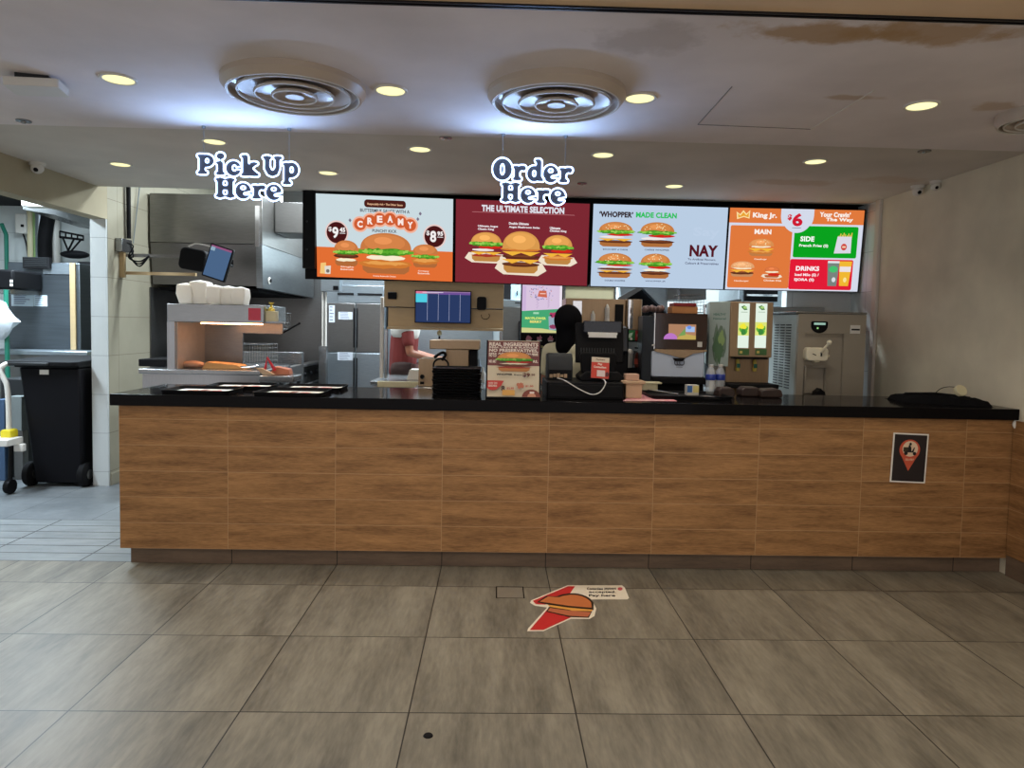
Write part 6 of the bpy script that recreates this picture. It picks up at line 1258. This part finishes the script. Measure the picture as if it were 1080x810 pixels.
for xx in (q[0]+.08, q[1]-.10):
    m = MB(M_black); m.lathe([(0, -.02), (.055, -.02), (.06, 0), (.055, .02), (0, .02)], (xx, Yt_-.07, .06), 24, 'x'); m.tube([(xx, Yt_-.07, .06), (xx, Yt_-.05, q[2])], .016, 6); m.build('castor', t)
zpl = q[3]
p = pb(-4, 400, 22, 437, Yt_+.45); m = MB(M_dgrey); m.box(p[0], p[1], 6.0, 6.3, .001, p[3]); tag(m.build('dark_crate', None, .01), 'dark crate behind the white trolley handle', 'crate')
p = pb(10, 418, 22.5, 437, 5.9); m = MB(flat('grey_carton', rgb(120, 128, 128), .7)); m.box(p[0], p[1], 5.9, 5.99, .42, p[3]); m.mat(M_steeld).box(p[0]+.02, p[1], 5.91, 5.98, .0, .419); tag(m.build('grey_box', None, .004), 'grey carton between the trolley and the bin', 'box')
p = pb(-2, 421, 6, 437, 5.88); m = MB(flat('blue_plastic', rgb(60, 85, 115), .5)); m.box(p[0], p[1], 5.86, 5.95, .0, p[3]); tag(m.build('blue_crate', None, .006), 'small blue container behind the trolley handle', 'container')
# bench behind the bin
Yk = 6.55
p = pb(-12, 368, 92, 374, Yk); t = thing('corridor_bench', 'steel worktop running behind the wheelie bin', 'bench', ((p[0]+p[1])/2, Yk+.1, 0)); zk_ = onY(40, 370, Yk).z
m = MB(M_steelb); m.box(p[0]-.3, min(p[1], XL-.14), Yk, Yk+.34, zk_-.04, zk_); m.build('bench_top', t, .005)
m = MB(M_steeld); m.box(p[0]-.3, min(p[1], XL-.14), Yk+.02, Yk+.3, .1, zk_-.041); m.build('base', t)
p = pb(12, 372, 28, 385, 6.3)
# dark steel cabinet
Yc_ = 6.92
x0, x1, z0, z1 = pb(9, 277, 84.5, 368, Yc_); x1 = min(x1, -3.6)
t = thing('tall_steel_cabinet', 'tall dark steel cabinet with white notices in the corridor', 'cabinet', ((x0+x1)/2, Yc_+.3, 0))
m = MB(flat('cool_dark_steel', (.10, .115, .13), .4, .85, .25, 3, stretch=(1, 1, 20))); m.box(x0, x1, Yc_, Yc_+.65, .06, z1); m.build('cabinet', t, .006)
m = MB(M_tansteel); q = onY(79.5, 330, Yc_); m.box(q.x-.04, q.x+.012, Yc_-.02, Yc_-.001, .95, z1+.0); m.build('edge_strip', t, .002)
m = MB(M_steelb); m.box(x0+.5*(x1-x0), q.x-.045, Yc_-.012, Yc_-.001, z1-.11, z1-.01); m.build('upper_panel', t)
m = MB(M_blackm); p = pb(26, 271.5, 54, 283.5, Yc_-.02); m.box(p[0], p[1], Yc_-.05, Yc_-.001, p[2], p[3]); 
for k in range(6): m.mat(M_dgrey).box(p[0]+.02, p[1]-.02, Yc_-.058, Yc_-.05, p[2]+.02+k*.016, p[2]+.026+k*.016)
m.build('vent_grille', t)
note(12, 303, 35, 323, Yc_-.001, 'large white notice on the dark corridor cabinet', (190, 205, 215), 8)
note(35.5, 311.5, 50, 323, Yc_-.001, 'smaller white notice beside the large one on the dark corridor cabinet', (190, 205, 215), 5)
p = pb(-14, 284, 14, 305, 6.5); t = thing('wall_printer', 'black printer with two small white lights at the left edge', 'printer', ((p[0]+p[1])/2, 6.6, p[2])); m = MB(M_black); m.box(p[0], p[1], 6.5, 6.91, p[2], p[3]); m.build('body', t, .02)
m = MB(M_white); 
for v in (296.5, 300.5): w = onY(12.2, v, 6.5); m.box(w.x-.012, w.x+.012, 6.494, 6.5, w.z-.012, w.z+.012)
m.build('buttons', t); m = MB(M_steel); m.box(p[0], p[1]-.03, 6.5, 6.93, p[2]-.04, p[2]-.001); m.build('bracket_shelf', t)
m = MB(flat('white_bag', rgb(205, 215, 225), .6, 0, .1, bump=.5)); c = onY(3, 331, 6.45); rnd = random.Random(3)
vs = []; prof = [(.02, .12), (.06, .10), (.07, .05), (.13, -.02), (.16, -.07), (.12, -.13), (.08, -.2), (.03, -.24)]
for r, z in prof:
    for k in range(14): a_ = 2*PI*k/14; g = 1+rnd.uniform(-.14, .14); vs.append((c.x-.03+r*g*math.cos(a_), c.y+.6*r*g*math.sin(a_), c.z+z))
n_ = 14; fs = [(j*n_+k, (j+1)*n_+k, (j+1)*n_+(k+1) % n_, j*n_+(k+1) % n_) for j in range(7) for k in range(n_)]+[tuple(range(n_)), tuple(7*n_+k for k in range(n_))[::-1]]
m.add(vs, fs); tag(m.build('plastic_bag'), 'white plastic bag hanging at the left edge below the black printer', 'bag')
for k, (u, lb) in enumerate(((3.2, 'green vertical pipe at the left edge of the photo'),)):
    q = onY(u, 250, 7.9); m = MB(M_green); m.tube([(q.x, 7.95, 0), (q.x, 7.95, 2.3), (q.x-.05, 7.95, 2.42)], .022, 10); tag(m.build('green_pipe'), lb, 'pipe')
q = onY(7, 340, 6.48); m = MB(M_green); m.tube([(q.x, 6.48, 0), (q.x, 6.48, 1.63)], .02, 8); tag(m.build('green_post'), 'green post standing below the black printer', 'post')
# wall pipes, box, lattice, ducts
for k, (u, r, mat, lb) in enumerate(((31, .035, M_cream, 'cream vertical pipe on the corridor wall, leftmost of the pipes'), (35.5, .018, flat('green_hose', rgb(120, 150, 90), .5), 'thin greenish vertical pipe beside the cream one'), (41, .045, M_steelb, 'grey vertical pipe on the corridor wall'), (57, .05, M_white, 'white vertical pipe right of the black duct hose'))):
    q = onY(u, 250, 8.1); m = MB(mat); m.tube([(q.x, 8.12, 0), (q.x, 8.12, 2.62)], r, 12); tag(m.build('vertical_pipe'), lb, 'pipe')
q = onY(49, 250, 8.0); m = MB(M_blackm); m.tube(spline([(q.x+.06, 8.0, 2.65), (q.x, 8.0, 2.4), (q.x-.02, 8.0, 2.1), (q.x+.02, 8.0, 1.3), (q.x+.02, 8.0, .01)]), .07, 12); tag(m.build('black_duct_hose'), 'thick black duct hose running down the corridor wall', 'hose')
p = pb(15.5, 225, 27, 246, 8.05); t = thing('electric_box', 'white electrical switch box on the corridor wall', 'switch box', ((p[0]+p[1])/2, 8.1, p[2])); m = MB(M_white); m.box(p[0], p[1], 8.05, 8.24, p[2], p[3]); m.build('box', t, .01); m = MB(M_black); m.box(p[1]-.05, p[1]-.02, 8.04, 8.05, p[2]+.07, p[2]+.1); m.tube(spline([(p[0]+.06, 8.1, p[2]), (p[0]+.10, 8.1, p[2]-.15), (p[0]+.12, 8.1, p[2]-.4)]), .009, 6); m.build('cable', t)
t = thing('wall_rack', 'black wire rack with crossed supports high on the corridor wall', 'rack', onY(75, 252, 7.7)); m = MB(M_black); a0, a1 = onY(63, 244, 7.6), onY(88, 249, 7.6); b0, b1 = onY(63, 250, 7.6), onY(88, 253, 7.6)
m.tube([a0, a1], .012, 6); m.tube([b0, b1], .014, 6)
for k in range(5): w = k/4; m.tube([a0+(a1-a0)*w, b0+(b1-b0)*w], .008, 5)
m.tube([onY(66, 250, 7.6), onY(73, 267, 7.6)], .010, 5); m.tube([onY(78, 252, 7.6), onY(70, 268, 7.6)], .010, 5); m.tube([onY(86, 252, 7.6), onY(74, 266, 7.6)], .010, 5); m.build('wire_frame', t)
m = MB(M_blackm); c = onY(76, 268, 7.6); m.ball((c.x, 7.65, c.z-.0), .15, .1, .045, 16, 8); m.build('coiled_cable', t)
t = thing('ceiling_duct', 'grey metal duct under the corridor ceiling behind the header', 'duct', onY(50, 222, 7.0)); m = MB(M_steel); p0, p1 = onY(24, 214, 6.6), onY(84, 230, 7.6)
m.add([Vector((p0.x, 6.6, p0.z-.06)), Vector((p1.x, 7.6, p1.z-.1)), Vector((p1.x+.1, 7.9, p1.z-.1)), Vector((p0.x+.1, 6.9, p0.z-.06)), Vector((p0.x, 6.6, p0.z+.08)), Vector((p1.x, 7.6, p1.z+.05)), Vector((p1.x+.1, 7.9, p1.z+.05)), Vector((p0.x+.1, 6.9, p0.z+.08))], [(0, 3, 2, 1), (4, 5, 6, 7), (0, 1, 5, 4), (1, 2, 6, 5), (2, 3, 7, 6), (3, 0, 4, 7)]); m.build('duct', t)
m = MB(M_white); p = onY(40, 214, 6.5); m.box(p.x-.12, p.x+.14, 6.45, 6.59, p.z-.04, p.z+.05); m.build('end_box', t, .01)
struct(MB(M_blackm).box(-6.5, XL-.14, 5.9, 8.2, 2.66, 2.72), 'trim_10')
p = pb(84.5, 286, 92, 368, 7.4); p = pb(84.5, 286, 92, 368, 7.75); t = thing('corridor_shelf', 'narrow dark shelf unit with white items beside the corridor cabinet', 'shelf', ((p[0]+p[1])/2, 7.5, 0)); m = MB(M_dgrey); m.box(p[0], XL-.14, 7.72, 7.76, 0, p[3]+.1); 
m.build('frame', t); m = MB(M_white)
for v in (287, 297, 350): w = onY(88, v, 7.68); m.box(w.x-.05, w.x+.05, 7.66, 7.719, w.z-.02, w.z+.02)
m.build('white_items', t)
# ================================================================== PEOPLE
def body_piece(name, parent, mat, capsules, balls=(), voxel=.009, sm=4):
    m = MB(mat)
    for a, b, ra, rb in capsules:
        a, b = Vector(a), Vector(b); m.tube([a, (a*2+b)/3, (a+b*2)/3, b], [ra, ra+(rb-ra)*.3, ra+(rb-ra)*.7, rb], 14); m.ball(a, ra, ra, ra, 14, 8); m.ball(b, rb, rb, rb, 14, 8)
    for c, r, M in balls:
        m.M = Matrix.Translation(c) @ (M or Matrix()); m.ball((0, 0, 0), *r, 20, 14); m.M = None
    o = m.build(name, parent); rm = o.modifiers.new('skin', 'REMESH'); rm.mode = 'VOXEL'; rm.voxel_size = voxel; rm.use_smooth_shade = True
    s = o.modifiers.new('smooth', 'SMOOTH'); s.iterations = sm; s.factor = .5
    return o
def person(loc, face, H, label, shirt, trousers, arms, head_tilt=0, skin=None, hair=None, scarf=None, apron=None, lean=.0, yoke=None, shoe=M_black):
    """arms: for each side, elbow and wrist in body space (x right of the body, y forward, z up)"""
    k = H/1.72; R = Matrix.Rotation(face, 4, 'Z'); Lc = Vector(loc)
    def W(x, y, z): return Lc+(R @ Vector((x*k, (y+lean*max(0, z-.95))*k, z*k)))
    def Wv(p): return W(*p)
    t = thing('person', label, 'person', loc); sk = skin or M_skin; r = lambda v: v*k
    pel, che, nk, hd = (0, 0, .95), (0, 0, 1.26), (0, .0, 1.46), (0, .02, 1.60)
    caps = [(Wv(pel), Wv(che), r(.12), r(.125)), (Wv(che), Wv((0, 0, 1.38)), r(.12), r(.08)), (Wv((0, 0, 1.36)), W(0, .01, 1.50), r(.055), r(.05))]
    balls = [(W(0, .02, 1.61), (r(.075), r(.095), r(.115)), R), (W(0, .06, 1.545), (r(.05), r(.055), r(.05)), R), (W(0, .12, 1.60), (r(.012), r(.018), r(.022)), R), (W(-.078, .01, 1.60), (r(.010), r(.02), r(.032)), R), (W(.078, .01, 1.60), (r(.010), r(.02), r(.032)), R), (W(0, .10, 1.565), (r(.022), r(.012), r(.008)), R)]
    for sd, (el, wr, hdv) in zip((-1, 1), arms):
        sh = (sd*.185, 0, 1.39); caps += [(W(sd*.08, 0, 1.40), Wv(sh), r(.07), r(.052)), (Wv(sh), Wv(el), r(.05), r(.038)), (Wv(el), Wv(wr), r(.038), r(.026))]
        wv = Vector(wr); d = Vector(hdv).normalized(); side = d.cross(Vector((0, 0, 1))).normalized(); up = side.cross(d)
        palm = wv+d*.07; caps.append((Wv(wv), Wv(palm), r(.026), r(.028))); caps.append((Wv(wv+side*.012+d*.05), Wv(wv-side*.012+d*.05), r(.026), r(.026)))
        for q, (off, ln) in enumerate(((-.030, .062), (-.010, .072), (.010, .068), (.030, .052))):
            b0 = wv+d*.085+side*off; b1 = b0+d*ln*.5-up*.006; b2 = b1+d*ln*.42-up*.022
            caps += [(Wv(b0), Wv(b1), r(.0095), r(.009)), (Wv(b1), Wv(b2), r(.009), r(.0078))]
        tb = wv+d*.03-side*.028*sd; caps += [(Wv(tb), Wv(tb-side*.028*sd+d*.03), r(.012), r(.010)), (Wv(tb-side*.028*sd+d*.03), Wv(tb-side*.026*sd+d*.06-up*.008), r(.010), r(.0085))]
    for sd in (-1, 1):
        caps += [(W(sd*.08, 0, .93), W(sd*.095, .01, .50), r(.085), r(.055)), (W(sd*.095, .01, .50), W(sd*.10, -.02, .10), r(.052), r(.036))]
    body_piece('body', t, sk, caps, balls, .0085)
    sc_ = [(Wv((0, 0, .93)), Wv(che), r(.135), r(.14)), (Wv(che), Wv((0, 0, 1.37)), r(.135), r(.095))]
    for sx in (-.05, .05): sc_.append((W(sx, 0, .95), W(sx*1.2, 0, 1.28), r(.125), r(.12)))
    for sd, (el, wr, hdv) in zip((-1, 1), arms):
        e2 = Vector((sd*.185, 0, 1.39)).lerp(Vector(el), .62); sc_ += [(W(sd*.07, 0, 1.39), W(sd*.18, 0, 1.385), r(.08), r(.066)), (W(sd*.185, 0, 1.385), Wv(e2), r(.064), r(.058))]
    body_piece('shirt', t, shirt, sc_, voxel=.011)
    if yoke: body_piece('shirt_yoke', t, yoke, [(W(-.185, 0, 1.37), W(.185, 0, 1.37), r(.082), r(.082)), (W(-.06, 0, 1.345), W(.06, 0, 1.345), r(.145), r(.145))], voxel=.012)
    tr_ = []
    for sd in (-1, 1): tr_ += [(W(sd*.075, 0, .97), W(sd*.10, .01, .52), r(.125), r(.078)), (W(sd*.10, .01, .52), W(sd*.105, -.01, .09), r(.076), r(.062))]
    body_piece('trousers', t, trousers, tr_, voxel=.012)
    if apron:
        m = MB(apron); pts = []
        for z, w, rr in ((1.02, .17, .150), (.9, .19, .158), (.7, .20, .160), (.5, .20, .160)):
            for q in range(9): a_ = -1.25+2.5*q/8; pts.append(W(w*math.sin(a_)*1.05, .02+rr*math.cos(a_), z))
        m.add(pts, [(j*9+i, j*9+i+1, (j+1)*9+i+1, (j+1)*9+i) for j in range(3) for i in range(8)]); m.build('apron', t, solid=.006)
    for sd in (-1, 1):
        body_piece('shoe', t, shoe, [(W(sd*.105, -.04, .045), W(sd*.115, .15, .038), r(.045), r(.037))], voxel=.01)
    for sx in (-.028, .028):
        m = MB(M_white); c = W(sx, .096, 1.615); m.ball(c, r(.012)); e_ = m.build('eye', t); m = MB(M_black); m.ball(W(sx, .106, 1.615), r(.0055)); m.build('pupil', e_)
    if hair: body_piece('hair', t, hair, [], [(W(0, -.008, 1.65), (r(.088), r(.105), r(.09)), R), (W(0, -.05, 1.60), (r(.08), r(.06), r(.09)), R)], .01)
    if scarf: body_piece('head_cover', t, scarf, [(W(0, -.02, 1.56), W(0, -.01, 1.43), r(.09), r(.10))], [(W(0, -.018, 1.63), (r(.105), r(.118), r(.122)), R), (W(0, .0, 1.50), (r(.08), r(.085), r(.07)), R)], .01, 6)
    return t
M_shirtr = flat('red_shirt', rgb(112, 36, 32), .8, 0, .15); M_shirtw = flat('white_cloth', rgb(214, 212, 205), .8, 0, .05); M_tr = flat('dark_trousers', rgb(58, 38, 34), .8); M_apr = flat('brown_apron', rgb(82, 44, 36), .8)
pc = onY(424, 400, 6.72)
person((pc.x, 6.74, 0), -PI/2+.2, 1.70, 'person in a red and white shirt reaching over the prep table, head hidden', M_shirtr, M_tr,
       [((-.20, .10, 1.12), (-.10, .36, 1.06), (.1, 1, -.15)), ((.24, .04, 1.13), (.12, .34, 1.05), (-.1, 1, -.1))], hair=M_black, yoke=M_shirtw, apron=M_apr, lean=.06)
M_shirtc = flat('cream_shirt', rgb(206, 198, 166), .8, 0, .06); M_scarf = flat('black_scarf', (.005, .005, .006), .9, 0, .3, 14, .05); M_vest = flat('black_apron', (.01, .01, .012), .8)
pc = onY(600.5, 345, 4.66)
person((pc.x, 4.66, 0), -.75, 1.515, 'person in a cream top and black head cover behind the till, turned away', M_shirtc, M_vest,
       [((-.24, .02, 1.14), (-.14, .16, 1.02), (.1, 1, .0)), ((.22, .04, 1.14), (.14, .18, 1.02), (-.1, 1, .0))], scarf=M_scarf, apron=M_vest)
# ================================================================== LIGHT
def area(name, loc, sx, sy, e, c, rot=(0, 0, 0)):
    l = bpy.data.lights.new(name, 'AREA'); l.shape = 'RECTANGLE'; l.size = sx; l.size_y = sy; l.energy = e; l.color = c
    o = bpy.data.objects.new(name, l); COL.objects.link(o); o.location = loc; o.rotation_euler = rot; return o
area('kitchen_tube', (-1.2, 7.2, 3.0), 1.2, .3, 130, (.80, .92, 1.0))
area('kitchen_tube', (1.2, 7.0, 3.0), 1.2, .3, 130, (.80, .92, 1.0))
area('kitchen_tube', (-1.6, 6.25, 3.0), 1.2, .2, 60, (.85, .94, 1.0))
area('kitchen_tube', (1.3, 6.25, 3.0), 1.2, .2, 50, (.85, .94, 1.0))
area('corridor_tube', (-4.2, 6.3, 2.62), .3, 1.2, 130, (.72, .88, 1.0))
area('corridor_tube', (-4.4, 4.4, 2.9), .3, 1.2, 110, (.75, .88, 1.0))
area('hall_light', (-1.2, .4, ZF-.01), 1.0, 1.0, 24, (1, .90, .78))
area('hall_light', (1.2, .4, ZF-.01), 1.0, 1.0, 24, (1, .90, .78))
area('hall_light', (0, -1.4, ZF-.01), 2.4, .6, 24, (1, .91, .80))
w = bpy.data.worlds.new('world'); sc.world = w; w.use_nodes = True; w.node_tree.nodes['Background'].inputs[0].default_value = (.86, .84, .86, 1); w.node_tree.nodes['Background'].inputs[1].default_value = 1.15
vs_ = sc.view_settings; vs_.view_transform = 'Standard'; vs_.look = 'None'; vs_.gamma = 1; vs_.exposure = 0.0; vs_.use_curve_mapping = False
